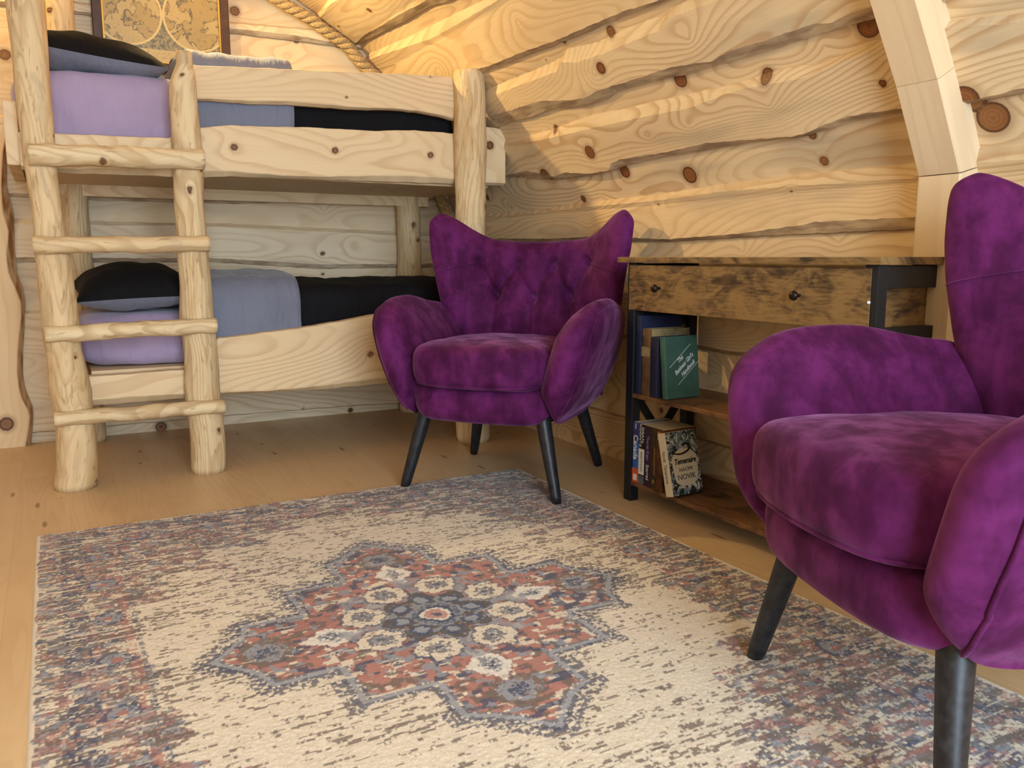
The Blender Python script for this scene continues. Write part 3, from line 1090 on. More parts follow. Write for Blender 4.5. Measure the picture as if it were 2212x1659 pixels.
def duvet(zb, zt, xa, xm, xb, yf, yb, seed, label):
    root = empty('duvet', ((xa + xb) / 2, (yf + yb) / 2, zt - .06))
    tag(root, label, 'duvet', 'duvets on the bunks')

    def sheet(name, x0, x1, grow, mat, sd, th):
        n = max(20, int((x1 - x0) / .018))
        outer = []
        ys, zs = [], []
        prof = []
        for k in range(9):
            prof.append((yf, lerp(zb, zt - .07, k / 8)))
        for k in range(1, 7):
            a = math.pi / 2 * k / 6
            prof.append((yf + .07 * (1 - math.cos(a)), zt - .07 + .07 * math.sin(a)))
        for k in range(1, 20):
            t = k / 19
            prof.append((lerp(yf + .07, yb, t), zt + .02 * math.sin(t * math.pi) - .06 * max(0, t - .85) / .15))
        prof = np.array(prof)
        tang = np.gradient(prof, axis=0)
        nrm = np.stack([-tang[:, 1], tang[:, 0]], 1)
        nrm /= np.linalg.norm(nrm, axis=1)[:, None]
        L = []
        for i in range(n):
            t = i / (n - 1)
            x = lerp(x0, x1, t)
            e = min(t, 1 - t) * (x1 - x0)
            r_ = math.sqrt(max(0.02, 1 - max(0, 1 - e / (th * .9)) ** 2))
            loop_o, loop_i = [], []
            for j in range(len(prof)):
                w = mnoise.noise(Vector((x * 9 + sd, prof[j, 0] * 7, prof[j, 1] * 7))) * .010 + mnoise.noise(Vector((x * 26 + sd, prof[j, 0] * 10, prof[j, 1] * 9))) * .006
                off = grow + w * r_
                xx = x + mnoise.noise(Vector((prof[j, 0] * 8, prof[j, 1] * 8, sd))) * .012
                loop_o.append((xx, prof[j, 0] + nrm[j, 0] * off, prof[j, 1] + nrm[j, 1] * off))
                loop_i.append((xx, prof[j, 0] + nrm[j, 0] * (off - th * r_), prof[j, 1] + nrm[j, 1] * (off - th * r_)))
            L.append(loop_o + loop_i[::-1])
        me = loft(name, L)
        o = link(name, me, mat, root, smooth=True)
        o.location = -root.location
        return o
    sheet('duvet_cover', xm - .02, xb, -.012, M_black, seed, .05)['label'] = 'black side of the duvet'
    sheet('turned_back_fold', xa, xm, 0.024, M_grey, seed + 5, .074)['label'] = 'grey turned-back end of the duvet'
    return root


duvet(1.17, 1.475, 0.47, 0.83, 1.49, 3.185, 3.84, 2, 'black and grey duvet on the upper bunk behind the guard rail')
duvet(0.47, 0.675, 0.485, 0.83, 1.58, 3.185, 3.84, 21, 'black and grey duvet on the lower bunk behind the purple armchair')

# wavy-edged upright slab at the left, against the back wall
edge_px = [(12, 300), (5, 330), (2, 400), (5, 456), (18, 500), (17, 520), (13, 545), (18, 590), (34, 625), (44, 651), (46, 685), (41, 720), (37, 760), (37, 810), (41, 840), (47, 861), (60, 885), (64, 900), (60, 930), (54, 966)]
out_px = [(20, 300), (14, 330), (14, 400), (28, 456), (31, 500), (31, 520), (32, 545), (36, 590), (48, 620), (54, 655), (53, 685), (52, 720), (49, 760), (49, 810), (53, 835), (58, 852), (70, 880), (72, 900), (70, 930), (66, 966)]
YS = 3.885
ei = np.array(sorted([(on(*p, 1, YS)[2], on(*p, 1, YS)[0]) for p in edge_px]))
eo = np.array(sorted([(on(*p, 1, YS)[2], on(*p, 1, YS)[0]) for p in out_px]))
Z = np.linspace(0.0, 1.235, 130)
L, gu, gv, wn = [], [], [], []
for z in Z:
    a = float(np.interp(z, ei[:, 0], ei[:, 1]))
    b = max(a + .006, float(np.interp(z, eo[:, 0], eo[:, 1])))
    xl = -0.36 + .02 * math.sin(z * 5)
    loop = [(xl, YS + .04), (xl - .02, YS)]
    wl = [0, 0]
    for k in range(14):
        loop.append((lerp(xl, a, (k + .3) / 13.5), YS))
        wl.append(0)
    loop += [(a + .002, YS + .001), ((a + b) / 2, YS + .014), (b, YS + .03), (b, YS + .04)]
    wl += [1, 1, 1, 1]
    L.append([(x, y, z) for x, y in loop])
    gu += [z] * len(loop)
    gv += [x for x, y in loop]
    wn += wl
me = loft('trim_2', L)
kp = on(14, 916, 1, YS)
grain(me, gu, gv, 6.6, [(kp[2], kp[0], .026, 2.0)], wn)
link('trim_2', me, M_slab)['kind'] = 'structure'

# ------------------------------------------------------------------ rope in the gable corner
M_rope = plain('manila_rope', srgb(176, 146, 100), 0.9, var=0.35, vscale=160.0, bump=0.5)
path = []
for s in np.arange(0.02, SCUM[-1] + .3, 0.012):
    if s > SCUM[-1]:
        break
    x, z = shell(np.array([s]))
    nx, nz = shell_n(np.array([s]))
    sag = 0.007 * math.sin(s * 9) + 0.004 * math.sin(s * 23)
    off = 0.024 + .030 + abs(sag)
    path.append((float(x[0] + nx[0] * off), YB - .058 - .004 * math.sin(s * 6), float(z[0] + nz[0] * off)))
bmr = bmesh.new()
P = np.array(path)
for k in range(3):
    T = np.gradient(P, axis=0)
    T /= np.linalg.norm(T, axis=1)[:, None]
    E2 = np.array([0, 1.0, 0])
    pts = []
    d = np.concatenate([[0], np.cumsum(np.linalg.norm(np.diff(P, axis=0), axis=1))])
    for i in range(len(P)):
        e1 = np.cross(T[i], E2)
        e1 /= np.linalg.norm(e1)
        a = d[i] / 0.115 * 2 * math.pi + k * 2 * math.pi / 3
        pts.append(P[i] + (e1 * math.cos(a) + E2 * math.sin(a)) * 0.0135)
    L = tube_pts(pts, 0.0155, 8)
    me = loft('t', L)
    bmr.from_mesh(me)
    bpy.data.meshes.remove(me)
me = bpy.data.meshes.new('rope')
bmr.to_mesh(me)
bmr.free()
tag(link('rope', me, M_rope, smooth=True), 'thick twisted manila rope running up the corner of back wall and sloping ceiling', 'rope')


# ------------------------------------------------------------------ framed map
def map_mat():
    m, nt, bs = new_mat('old_map_print')
    n = N(nt)
    sp = n.add('ShaderNodeSeparateXYZ')
    n.put(sp.inputs[0], n.add('ShaderNodeTexCoord').outputs['Object'])
    x, z = sp.outputs[0], n.m('ADD', sp.outputs[2], 0.018)
    tc = n.xyz(x, 0.0, z)
    paper, ink, dk = srgb(188, 162, 104), srgb(146, 122, 72), srgb(112, 98, 68)
    R = 0.131
    ax = n.m('SUBTRACT', n.m('ABSOLUTE', x), 0.1335)
    r = n.m('SQRT', n.m('ADD', n.m('MULTIPLY', ax, ax), n.m('MULTIPLY', z, z)))
    land = n.noise(tc, 11.0, 4.0, 0.6, 0.6)
    fine = n.noise(tc, 90.0, 3.0)
    col = n.mix(n.mr(land, 0.50, 0.515), paper, srgb(172, 146, 88))
    col = n.mix(n.m('MULTIPLY', n.mr(land, 0.485, 0.50), n.mr(land, 0.53, 0.512)), col, dk)
    col = n.mix(n.mr(fine, 0.60, 0.68, 0.0, 0.45), col, dk)
    vo = n.add('ShaderNodeTexVoronoi')
    n.put(vo.inputs['Vector'], tc)
    vo.inputs['Scale'].default_value = 26.0
    col = n.mix(n.m('MULTIPLY', n.mr(vo.outputs['Distance'], 0.26, 0.2), 0.5), col, ink)
    orn = n.mix(n.mr(n.noise(tc, 55.0, 3.0, .6, 1.0), 0.4, 0.6), srgb(104, 98, 76), srgb(160, 144, 100))
    ins = n.mr(r, R + .001, R - .001)
    full = n.mix(ins, orn, col)
    rim = n.m('MULTIPLY', n.mr(r, R - .007, R - .004), n.mr(r, R + .004, R + .001))
    full = n.mix(rim, full, srgb(214, 188, 124))
    low = n.mr(z, -0.139, -0.141)
    cap = n.mix(n.m('MULTIPLY', n.mr(n.noise(n.xyz(n.m('MULTIPLY', x, 90.0), 0.0, n.m('MULTIPLY', z, 160.0)), 1.0, 1.0), .58, .66), n.mr(n.m('ABSOLUTE', n.m('ADD', z, 0.166)), .018, .012)), srgb(196, 170, 112), ink)
    full = n.mix(low, full, cap)
    n.put(bs.inputs['Base Color'], full)
    bs.inputs['Roughness'].default_value = 0.35
    return m


mc = on(350, 40, 1, YB - .06)
fr_x0, fr_x1 = on(197, 20, 1, YB - .06)[0], on(497, 90, 1, YB - .06)[0]
fcx = (fr_x0 + fr_x1) / 2
fw_ = fr_x1 - fr_x0
mz = 1.79
frame = tag(empty('picture_frame', (fcx, YB - .05, mz)), 'old double-hemisphere world map in a dark wooden frame above the upper bunk', 'picture')
hh = 0.50
M_dframe = plain('dark_frame_wood', srgb(70, 42, 22), 0.4, var=0.2)
M_gold = plain('gilt_slip', srgb(190, 150, 80), 0.35, 0.8)
t = .036
join_boxes('frame_moulding', [((t, .03, hh), (-fw_ / 2 + t / 2, 0, 0), .004), ((t, .03, hh), (fw_ / 2 - t / 2, 0, 0), .004), ((fw_ - 2 * t, .03, t), (0, 0, hh / 2 - t / 2), .004), ((fw_ - 2 * t, .03, t), (0, 0, -hh / 2 + t / 2), .004)], M_dframe, frame)
t2 = .008
iw, ih = fw_ - 2 * t, hh - 2 * t
join_boxes('gilt_slip', [((t2, .02, ih), (-iw / 2 + t2 / 2, .002, 0), .001), ((t2, .02, ih), (iw / 2 - t2 / 2, .002, 0), .001), ((iw - 2 * t2, .02, t2), (0, .002, ih / 2 - t2 / 2), .001), ((iw - 2 * t2, .02, t2), (0, .002, -ih / 2 + t2 / 2), .001)], M_gold, frame)
bxm = box_mesh('map_print', (iw - .004, .004, ih - .004), (0, .006, 0), 0)
link('map_print', bxm, map_mat(), frame)


# ------------------------------------------------------------------ rug
def vnoise(x, y, seed):
    r = np.random.RandomState(seed)
    g = r.rand(256, 256)
    xi, yi = np.floor(x).astype(int), np.floor(y).astype(int)
    fx, fy = x - xi, y - yi
    fx, fy = fx * fx * (3 - 2 * fx), fy * fy * (3 - 2 * fy)
    q = lambda a, b: g[a % 256, b % 256]
    return (q(xi, yi) * (1 - fx) + q(xi + 1, yi) * fx) * (1 - fy) + (q(xi, yi + 1) * (1 - fx) + q(xi + 1, yi + 1) * fx) * fy


def make_rug():
    x0, x1, y0, y1 = -0.087, 1.447, 0.55, 2.562
    nx, ny = 520, 690
    X, Y = np.meshgrid(np.linspace(x0, x1, nx), np.linspace(y0, y1, ny), indexing='ij')
    cx_, cy_ = 0.677, 1.557
    dx, dy = X - cx_, Y - cy_
    cell = 0.0042
    ix, iy = np.floor(X / cell), np.floor(Y / cell)
    sx, sy = (ix + .5) * cell - cx_, (iy + .5) * cell - cy_         # tuft centres: pattern is knotted in cells
    ax, ay = np.abs(sx), np.abs(sy)
    rs = np.random.RandomState(3)
    tab = rs.rand(1024, 1024)
    w = tab[ix.astype(int) % 1024, iy.astype(int) % 1024]
    w2 = tab[(ix.astype(int) + 337) % 1024, (iy.astype(int) + 511) % 1024]
    nz = lambda fx, fy, s: vnoise(sx0 * fx + 50, sy0 * fy + 50, s)
    sx0, sy0 = sx, sy
    sx = sx0 + (nz(26, 40, 91) - .5) * .012 + (nz(80, 120, 92) - .5) * .006
    sy = sy0 + (nz(26, 40, 93) - .5) * .010 + (nz(80, 120, 94) - .5) * .006
    ax, ay = np.abs(sx), np.abs(sy)
    sp = lambda v: np.array(srgb(*v)[:3])
    cream, brown, navy, rose, slate, white = sp((222, 208, 186)), sp((108, 92, 80)), sp((58, 66, 92)), sp((170, 106, 94)), sp((140, 142, 150)), sp((226, 220, 208))
    olive = sp((132, 120, 96))
    col = np.broadcast_to(cream, X.shape + (3,)).copy()
    col *= (0.94 + 0.10 * nz(30, 120, 5))[..., None]

    def paint(mask, c, a=1.0):
        k = (mask * a)[..., None] if np.ndim(mask) else mask
        col[:] = col * (1 - k) + c * k
    # streaky wear marks across the field
    band = .6 * nz(1.3, 4.0, 8) + .4 * nz(4, 14, 23)
    st = 0.5 * nz(34, 170, 9) + 0.5 * nz(85, 230, 10)
    dens = sstep(.48, .78, band) * .24 + .02
    far = np.clip((np.hypot(sx / 1.25, sy) - .42) / .35, 0, 1)
    dens = dens + .05 * far
    paint((st > 0.73 - dens).astype(float) * (w > .2), brown, .85)
    # the medallion
    Q = [(.475, 0), (.405, .085), (.385, .15), (.262, .142), (.268, .282), (.13, .282), (.134, .40), (.085, .425), (.0, .51)]
    poly = Q + [(-x, y) for x, y in Q[::-1][1:]] + [(-x, -y) for x, y in Q[1:]] + [(x, -y) for x, y in Q[::-1][1:-1]]
    dist = np.full(X.shape, 9.0)
    inside = np.zeros(X.shape, bool)
    px, py = sx0 + (sx - sx0) * .35, sy0 + (sy - sy0) * .35
    for (a, b) in zip(poly, poly[1:] + poly[:1]):
        ex, ey = b[0] - a[0], b[1] - a[1]
        t = np.clip(((px - a[0]) * ex + (py - a[1]) * ey) / (ex * ex + ey * ey), 0, 1)
        dist = np.minimum(dist, np.hypot(px - a[0] - t * ex, py - a[1] - t * ey))
        cr = ((a[1] > py) != (b[1] > py)) & (px < ex * (py - a[1]) / (ey + 1e-12) + a[0])
        inside ^= cr
    sd = np.where(inside, -dist, dist)
    wear = nz(7, 40, 31)
    keep = (wear > .30).astype(float)
    sp1, sp2, sp3 = nz(55, 70, 12), nz(70, 90, 13), nz(45, 60, 14)
    # fringe outside, in broken navy and brown teeth
    teeth = (np.sin(sx * 260) * np.sin(sy * 260) > -.35)
    fr = ((sd > .004) & (sd < .026) & teeth & (w > .25) & (nz(9, 9, 15) > .30)).astype(float)
    paint(fr, navy * .8 + brown * .3, .85)
    paint(((sd <= .004) & (sd > -.007)).astype(float) * (w > .15), navy, .85)
    paint(((sd <= -.007) & (sd > -.018)).astype(float), slate * 1.1, .9)
    paint(((sd <= -.018) & (sd > -.024)).astype(float) * (w > .2), navy, .8)
    inn = (sd <= -.024).astype(float)
    paint(inn, rose, .92)
    paint(inn * (sp1 > .70), cream, .9)
    paint(inn * (sp2 > .66), brown, .85)
    paint(inn * (sp3 > .68), navy, .85)
    paint(inn * (nz(60, 60, 16) > .78), slate, .9)
    # rosettes of the four arms
    for (px_, py_, rr) in [(.36, 0, .052), (-.36, 0, .052), (0, .36, .056), (0, -.36, .056)]:
        d = np.hypot(sx - px_, sy - py_) + .012 * (sp1 - .5)
        paint((d < rr).astype(float) * (w > .1), brown, .85)
        paint(((d < rr * .72) & (w2 > .25)).astype(float), slate * 1.1, .9)
        paint(((d < rr * .4) & (w > .3)).astype(float), navy, .9)
    # pale leaf points
    for a in range(4):
        th = math.radians(40 + 90 * a if a % 2 == 0 else 50 + 90 * a)
        px_, py_ = .235 * math.cos(math.radians(90 * a)), .255 * math.sin(math.radians(90 * a))
        u = (sx - px_) * math.cos(math.radians(90 * a)) + (sy - py_) * math.sin(math.radians(90 * a))
        v = -(sx - px_) * math.sin(math.radians(90 * a)) + (sy - py_) * math.cos(math.radians(90 * a))
        d = np.abs(u) / .066 + np.abs(v) / .046 + .2 * (sp2 - .5)
        paint((d < 1.12).astype(float), rose * .8 + navy * .2, .8)
        paint((d < 1).astype(float), white, .92)
        paint((d < .55).astype(float) * (w > .35), slate * .8, .9)
        paint((d < .3).astype(float) * (w2 > .45), navy, .9)
    r = np.hypot(sx, sy)
    th = np.arctan2(sy, sx)
    # ring of cream flowers, brown-edged
    ring = ((r < .205 + .012 * np.cos(8 * th)) & (r > .08)).astype(float)
    paint(ring * (sp1 > .35), slate * 1.05, .75)
    for k in range(8):
        a = math.radians(22.5 + 45 * k)
        px_, py_ = .160 * math.cos(a), .160 * math.sin(a)
        d = np.maximum(np.hypot(sx - px_, sy - py_), (np.abs(sx - px_) + np.abs(sy - py_)) * .72)
        d = d + .006 * np.cos(8 * np.arctan2(sy - py_, sx - px_)) * .5
        paint((d < .051).astype(float) * (w > .25), navy * .8 + brown * .2, .8)
        paint((d < .045).astype(float) * (w > .06), cream * 1.02, .92)
        paint((d < .026).astype(float) * (w > .25), navy * .7 + brown * .35, .85)
        paint((d < .017).astype(float) * (w2 > .35), slate * 1.1, .8)
        paint((d < .007).astype(float), navy * .8, .8)
    dk = ((r < .112 + .014 * np.cos(8 * th)) & (w > .06)).astype(float)
    paint(dk, sp((74, 68, 62)), .92)
    paint(((r < .098) & (sp1 > .5)).astype(float), slate, .85)
    for k in range(8):
        a = math.radians(45 * k)
        d = np.hypot(sx - .082 * math.cos(a), sy - .082 * math.sin(a))
        paint((d < .023).astype(float), navy, .9)
        paint((d < .014).astype(float), slate * 1.15, .9)
    paint((r < .058).astype(float), slate * 1.0, .85)
    paint(((r < .052) & (w > .4)).astype(float), navy, .8)
    paint((r < .040).astype(float), navy * .8, .95)
    paint((r < .032).astype(float), white, .9)
    paint((r < .024).astype(float), rose * 1.1, .8)
    paint((r < .009).astype(float), navy, .9)
    # corner spandrels and border
    HX, HY = (x1 - x0) / 2, (y1 - y0) / 2
    ex_, ey_ = HX - ax, HY - ay
    rag = (nz(9, 22, 95) - .5) * .11 + (nz(30, 60, 96) - .5) * .05
    u, v = ex_ - .20 + rag, ey_ - .20 + rag
    corner = ((u < .10) & (v < .42)) | ((u < .20) & (v < .30)) | ((u < .32) & (v < .17)) | ((u < .44) & (v < .07)) | (u < 0) | (v < 0)
    border = ((u < 0) | (v < 0)).astype(float)
    cf = corner.astype(float)
    jag = nz(10, 34, 40)
    fade = sstep(.28, .6, nz(2.2, 6, 41) + .25 * border)
    paint(cf * (sp1 > .56) * (w > .1), navy * 1.15, .8 * 1.0)
    paint(cf * (sp2 > .58), slate, .8)
    paint(cf * (sp3 > .55) * (w2 > .2), rose, .62)
    paint(cf * (0.6 * nz(22, 130, 42) + .4 * w > .56), brown, .8)
    eb = np.minimum(ex_, ey_)
    for (e, wd, c, al) in [(.066, .007, navy, .8), (.104, .005, navy, .75), (.118, .004, rose, .5), (.178, .009, rose, .7), (.168, .004, brown, .7), (.197, .005, navy, .7)]:
        paint((np.abs(eb - e) < wd) * (w > .25) * (wear > .34), c, al)
    # square figures along the guard stripe, blossoms along the main border
    lp = np.where(ex_ < ey_, sy, sx)
    sq = (np.abs(((lp / .052) % 1) - .5) < .3) & (np.abs(eb - .085) < .012)
    paint(sq.astype(float) * (w > .3), navy * 1.05, .7)
    bl = np.hypot((((lp / .21) % 1) - .5) * .21, (eb - .145))
    paint(((bl < .036) & (w > .15)).astype(float) * (wear > .28), navy * 1.1, .8)
    paint(((bl < .026) & (w2 > .2)).astype(float) * (wear > .28), slate * 1.15, .85)
    paint((bl < .012).astype(float), rose, .8)
    lp2 = np.hypot((((lp / .21 + .5) % 1) - .5) * .21, (eb - .205))
    paint(((lp2 < .03) & (w > .4)).astype(float) * cf, brown * .8 + navy * .2, .8)
    # bare streaks through everything
    bare = ((0.5 * nz(12, 110, 50) + .5 * nz(40, 190, 51)) > np.where(sd < 0, .76, .66)).astype(float)
    paint(bare * (w > .2) * np.where(r < .21, .0, 1.0), cream, .8)
    bs_ = ((0.5 * nz(9, 120, 52) + .5 * nz(45, 200, 53)) > .76).astype(float)
    paint(bs_ * (w2 > .25) * (np.where(sd < 0, .5, 1.0)), brown, .75)
    paint((eb < .012).astype(float), sp((226, 212, 190)), 1.0)
    col = np.clip(col * (.94 + .12 * w)[..., None], 0, 1)
    # geometry: a thin pile with slightly rounded rim and lifted bindings
    edge = np.minimum(np.minimum(X - x0, x1 - X), np.minimum(Y - y0, y1 - Y))
    Zt = 0.0025 + 0.0065 * np.clip(edge / .008, 0, 1) ** .5 + (w - .5) * .0012 * (edge > .01)
    Zt[edge < 1e-6] = 0.0004
    me = bpy.data.meshes.new('rug')
    nv = nx * ny
    co = np.stack([X, Y, Zt], -1).reshape(-1, 3).astype(np.float32)
    I, J = np.meshgrid(np.arange(nx - 1), np.arange(ny - 1), indexing='ij')
    q = np.stack([I * ny + J, (I + 1) * ny + J, (I + 1) * ny + J + 1, I * ny + J + 1], -1).reshape(-1, 4).astype(np.int32)
    me.vertices.add(nv)
    me.vertices.foreach_set('co', co.ravel())
    me.loops.add(q.size)
    me.loops.foreach_set('vertex_index', q.ravel())
    me.polygons.add(len(q))
    me.polygons.foreach_set('loop_start', np.arange(0, q.size, 4, dtype=np.int32))
    me.polygons.foreach_set('loop_total', np.full(len(q), 4, dtype=np.int32))
    me.update(calc_edges=True)
    ca = me.color_attributes.new('pile', 'FLOAT_COLOR', 'POINT')
    rgba = np.ones((nv, 4), np.float32)
    rgba[:, :3] = col.reshape(-1, 3)
    ca.data.foreach_set('color', rgba.ravel())
    m, nt, bs = new_mat('rug_pile')
    n = N(nt)
    a = n.add('ShaderNodeAttribute', attribute_name='pile')
    tc = n.add('ShaderNodeTexCoord').outputs['Object']
    f = n.noise(tc, 420.0, 2.0)
    n.put(bs.inputs['Base Color'], n.mix(n.mr(f, .3, .7, 0.0, .22), a.outputs['Color'], (0.12, 0.10, 0.09, 1)))
    bs.inputs['Roughness'].default_value = .95
    bs.inputs['Specular IOR Level'].default_value = .1
    bs.inputs['Sheen Weight'].default_value = .15
    bp = n.add('ShaderNodeBump')
    bp.inputs['Strength'].default_value = .4
    bp.inputs['Distance'].default_value = .002
    n.put(bp.inputs['Height'], f)
    n.put(bs.inputs['Normal'], bp.outputs[0])
    return tag(link('rug', me, m), 'faded cream oriental-pattern rug with a rose and navy medallion on the floor', 'rug')


make_rug()


# ------------------------------------------------------------------ armchairs
def armchair(loc, ang, label):
    root = empty('armchair', (loc[0], loc[1], 0.0), math.radians(ang))
    tag(root, label, 'armchair', 'purple velvet wing armchairs')

    def put(name, V, F, mat=M_velvet, sub=1, smooth=True, parent=root):
        me = mesh_np(name, V, F)
        bmx = bmesh.new()
        bmx.from_mesh(me)
        bmesh.ops.recalc_face_normals(bmx, faces=bmx.faces)
        bmx.to_mesh(me)
        bmx.free()
        o = link(name, me, mat, parent, smooth=smooth)
        if sub:
            md = o.modifiers.new('sub', 'SUBSURF')
            md.levels = sub
            md.render_levels = sub
        return o
    # --- base rail: a shallow upholstered box, narrower than the arms
    C, F = pnorm_box('b', 10, (7, 7, 4))
    V = []
    for q in C:
        w = lerp(0.245, 0.25, (q[1] + 1) / 2) + .012 * q[2]
        y = q[1] * .29 - .015 - (.02 * (1 - q[0] ** 2) if q[1] < 0 else 0)
        V.append((q[0] * w, y, .306 + q[2] * .066))
    put('base', V, F)
    C, F = pnorm_box('b', 3, 8)
    put('underside', [(q[0] * .215, q[1] * .25, .246 + q[2] * .006) for q in C], F, M_blackcloth, 0)
    # --- seat cushion
    C, F = pnorm_box('c', 18, (8, 8, 4.6))
    V = []
    for q in C:
        x = q[0] * (.228 + .010 * (1 - q[2] ** 2) - .012 * (q[1] < 0) * q[1] ** 2)
        y = q[1] * .255 - .075 - .035 * (1 - q[0] ** 2) * (1 if q[1] < 0 else 0)
        crown = .022 * (1 - q[0] ** 2) * (1 - q[1] ** 2) if q[2] > 0 else 0
        z = .428 + q[2] * .070 + crown + (.004 * mnoise.noise(Vector((q[0] * 3, q[1] * 3, 1))))
        z += -.012 * (q[1] + 1) / 2
        V.append((x, y, z))
    cu = put('seat_cushion', V, F)
    # piping round the lower front edge of the cushion
    def cushmap(q):
        x = q[0] * (.228 + .010 * (1 - q[2] ** 2) - .012 * (q[1] < 0) * q[1] ** 2)
        y = q[1] * .255 - .075 - .035 * (1 - q[0] ** 2) * (1 if q[1] < 0 else 0)
        return (x, y - .0015, .428 + q[2] * .070 - .012 * (q[1] + 1) / 2)

    def onp(d, p):
        d = [math.sin(max(-1, min(1, v)) * math.pi / 4) / math.sin(math.pi / 4) for v in d]
        k = sum(abs(v) ** pp for v, pp in zip(d, p)) ** (1 / (sum(p) / 3))
        return [v / k for v in d]
    ring = [(-1, lerp(.3, -1, k / 14), -.8) for k in range(14)] + [(lerp(-1, 1, k / 40), -1, -.8) for k in range(41)] + [(1, lerp(-1, .3, k / 14), -.8) for k in range(1, 15)]
    pts = [cushmap(onp(q, (8, 8, 4.6))) for q in ring]
    o = link('piping', loft('piping', tube_pts(pts, .0038, 6)), M_velvet, cu, smooth=True)
    # --- arms
    for s in (-1, 1):
        C, F = pnorm_box('a', 18, (5.0, 3.4, 2.6))
        zk = [.258, .30, .36, .45, .53, .60, .648]
        ci = [.238, .222, .196, .220, .243, .280, .318]
        co = [.262, .300, .330, .366, .388, .402, .392]

        def armmap(q, s=s):
            a, b, c = q[0], q[1], q[2]              # a: front(-1)..back(+1), b: bottom..top, c: inner(-1)..outer(+1)
            ztop = .640 - .028 * sstep(-.2, .6, a) + .012 * sstep(.5, 1.0, a)
            z = lerp(.240, float(ztop), (b + 1) / 2)
            zz = lerp(.244, .648, (b + 1) / 2)
            xi, xo = np.interp(zz, zk, ci), np.interp(zz, zk, co)
            back = sstep(-.2, 1.0, a)
            xo = xo - .028 * back * (zz - .25) / .4
            xi = xi + .02 * sstep(-1, .3, a) * sstep(.40, .5, zz)
            mid, hw = (xi + xo) / 2, (xo - xi) / 2
            yf = -.322 + .018 * (abs(c) ** 2) + (.06 * ((zz - .54) / .11) ** 2 if zz > .54 else 0) + (.025 * ((.36 - zz) / .1) if zz < .36 else 0)
            y = lerp(yf, .235, (a + 1) / 2)
            return (s * (mid + c * hw), y, z)
        arm = put('arm', [armmap(q) for q in C], F)
        # piping along the outer edge of the leaf-shaped arm front
        path = [(-1, b, .84 * min(1, (b + 1) / .5) ** .5) for b in [lerp(-1, 1, k / 44) for k in range(45)]]
        path += [(lerp(-1, .1, k / 16), 1, lerp(.84, .80, k / 16)) for k in range(1, 17)]
        pts = [armmap([v * 1.008 for v in onp(q, (5.0, 3.4, 2.6))]) for q in path]
        link('piping', loft('piping', tube_pts(pts, .0042, 6)), M_velvet, arm, smooth=True)
    # --- winged, buttoned back
    nu, nv = 97, 81
    btn = [(-.215, .752), (-.072, .742), (.072, .742), (.215, .752), (-.144, .628), (0, .622), (.144, .628)]
    segs = []
    for (a, b) in [(0, 4), (4, 1), (1, 5), (5, 2), (2, 6), (6, 3)]:
        segs.append((btn[a], btn[b]))
    for k in (4, 5, 6):
        segs.append((btn[k], (btn[k][0], .47)))

    def ztop(u):
        a = abs(u)
        return .828 + .012 * (a / .5) ** 2 * (a < .5) + (.012 if a >= .5 else 0) + .095 * float(sstep(.44, .93, a))

    def halfw(z):
        return float(np.interp(z, [.26, .35, .45, .60, .70, .80, .88, .95], [.255, .275, .30, .350, .366, .385, .392, .385]))
    front, backv = [], []
    for i in range(nu):
        u = -1 + 2 * i / (nu - 1)
        for j in range(nv):
            t = j / (nv - 1)
            zt = ztop(u)
            z = lerp(.262, zt, t)
            a = abs(u)
            # the wing corner is rounded off
            if a > .90:
                k = (a - .90) / .10
                z -= (.040 * k * k) * max(0, (t - .5) / .5) ** 2
            hw = halfw(z)
            x = u * hw
            ym = np.interp(z, [.26, .45, .62, .85, .95], [.255, .20, .222, .268, .285])
            wrap = (.105 + .035 * float(sstep(.6, .9, z))) * float(sstep(.42, 1.0, a)) * float(sstep(.30, .75, z))
            eu = (1 - a ** 9) ** .5
            et = math.sqrt(max(0, 1 - max(0, (t - .90) / .10) ** 2)) if t > .9 else 1.0
            e = max(.0, min(eu, et) if True else eu * et)
            yfro = ym - wrap
            th = lerp(.10, .085, t)
            tuft = 0.0
            if a < .8 and z > .45:
                for (bx, bz) in btn:
                    d = math.hypot(x - bx, z - bz)
                    tuft += .032 * math.exp(-(d / .022) ** 1.2)
                for (p, q) in segs:
                    ex, ez = q[0] - p[0], q[1] - p[1]
                    tt = max(0, min(1, ((x - p[0]) * ex + (z - p[1]) * ez) / (ex * ex + ez * ez)))
                    d = math.hypot(x - p[0] - tt * ex, z - p[1] - tt * ez)
                    f = 1.0 if q[1] > .5 else (1 - tt)
                    tuft += .020 * math.exp(-(d / .011) ** 1.1) * f
                tuft = min(tuft, .046)
            puff = .014 * (1 - a ** 2) * math.sin(min(1, t * 1.05) * math.pi)
            yc = yfro + th / 2
            front.append((x, yc - th / 2 * e - puff + tuft, z))
            backv.append((x, yc + th / 2 * e + wrap * .25 * e, z))
    V = front + backv
    nf = nu * nv
    F = grid_faces(nu, nv) + [tuple(nf + k for k in reversed(f)) for f in grid_faces(nu, nv)]
    for i in range(nu - 1):
        F.append((i * nv, nf + i * nv, nf + (i + 1) * nv, (i + 1) * nv))
    rim = []
    for j in range(nv - 1):
        F.append((j, j + 1, nf + j + 1, nf + j))
        F.append(((nu - 1) * nv + j, nf + (nu - 1) * nv + j, nf + (nu - 1) * nv + j + 1, (nu - 1) * nv + j + 1))
    for i in range(nu - 1):
        a, b = i * nv + nv - 1, (i + 1) * nv + nv - 1
        F.append((a, b, nf + b, nf + a))
    bk = put('backrest', V, F, sub=1)
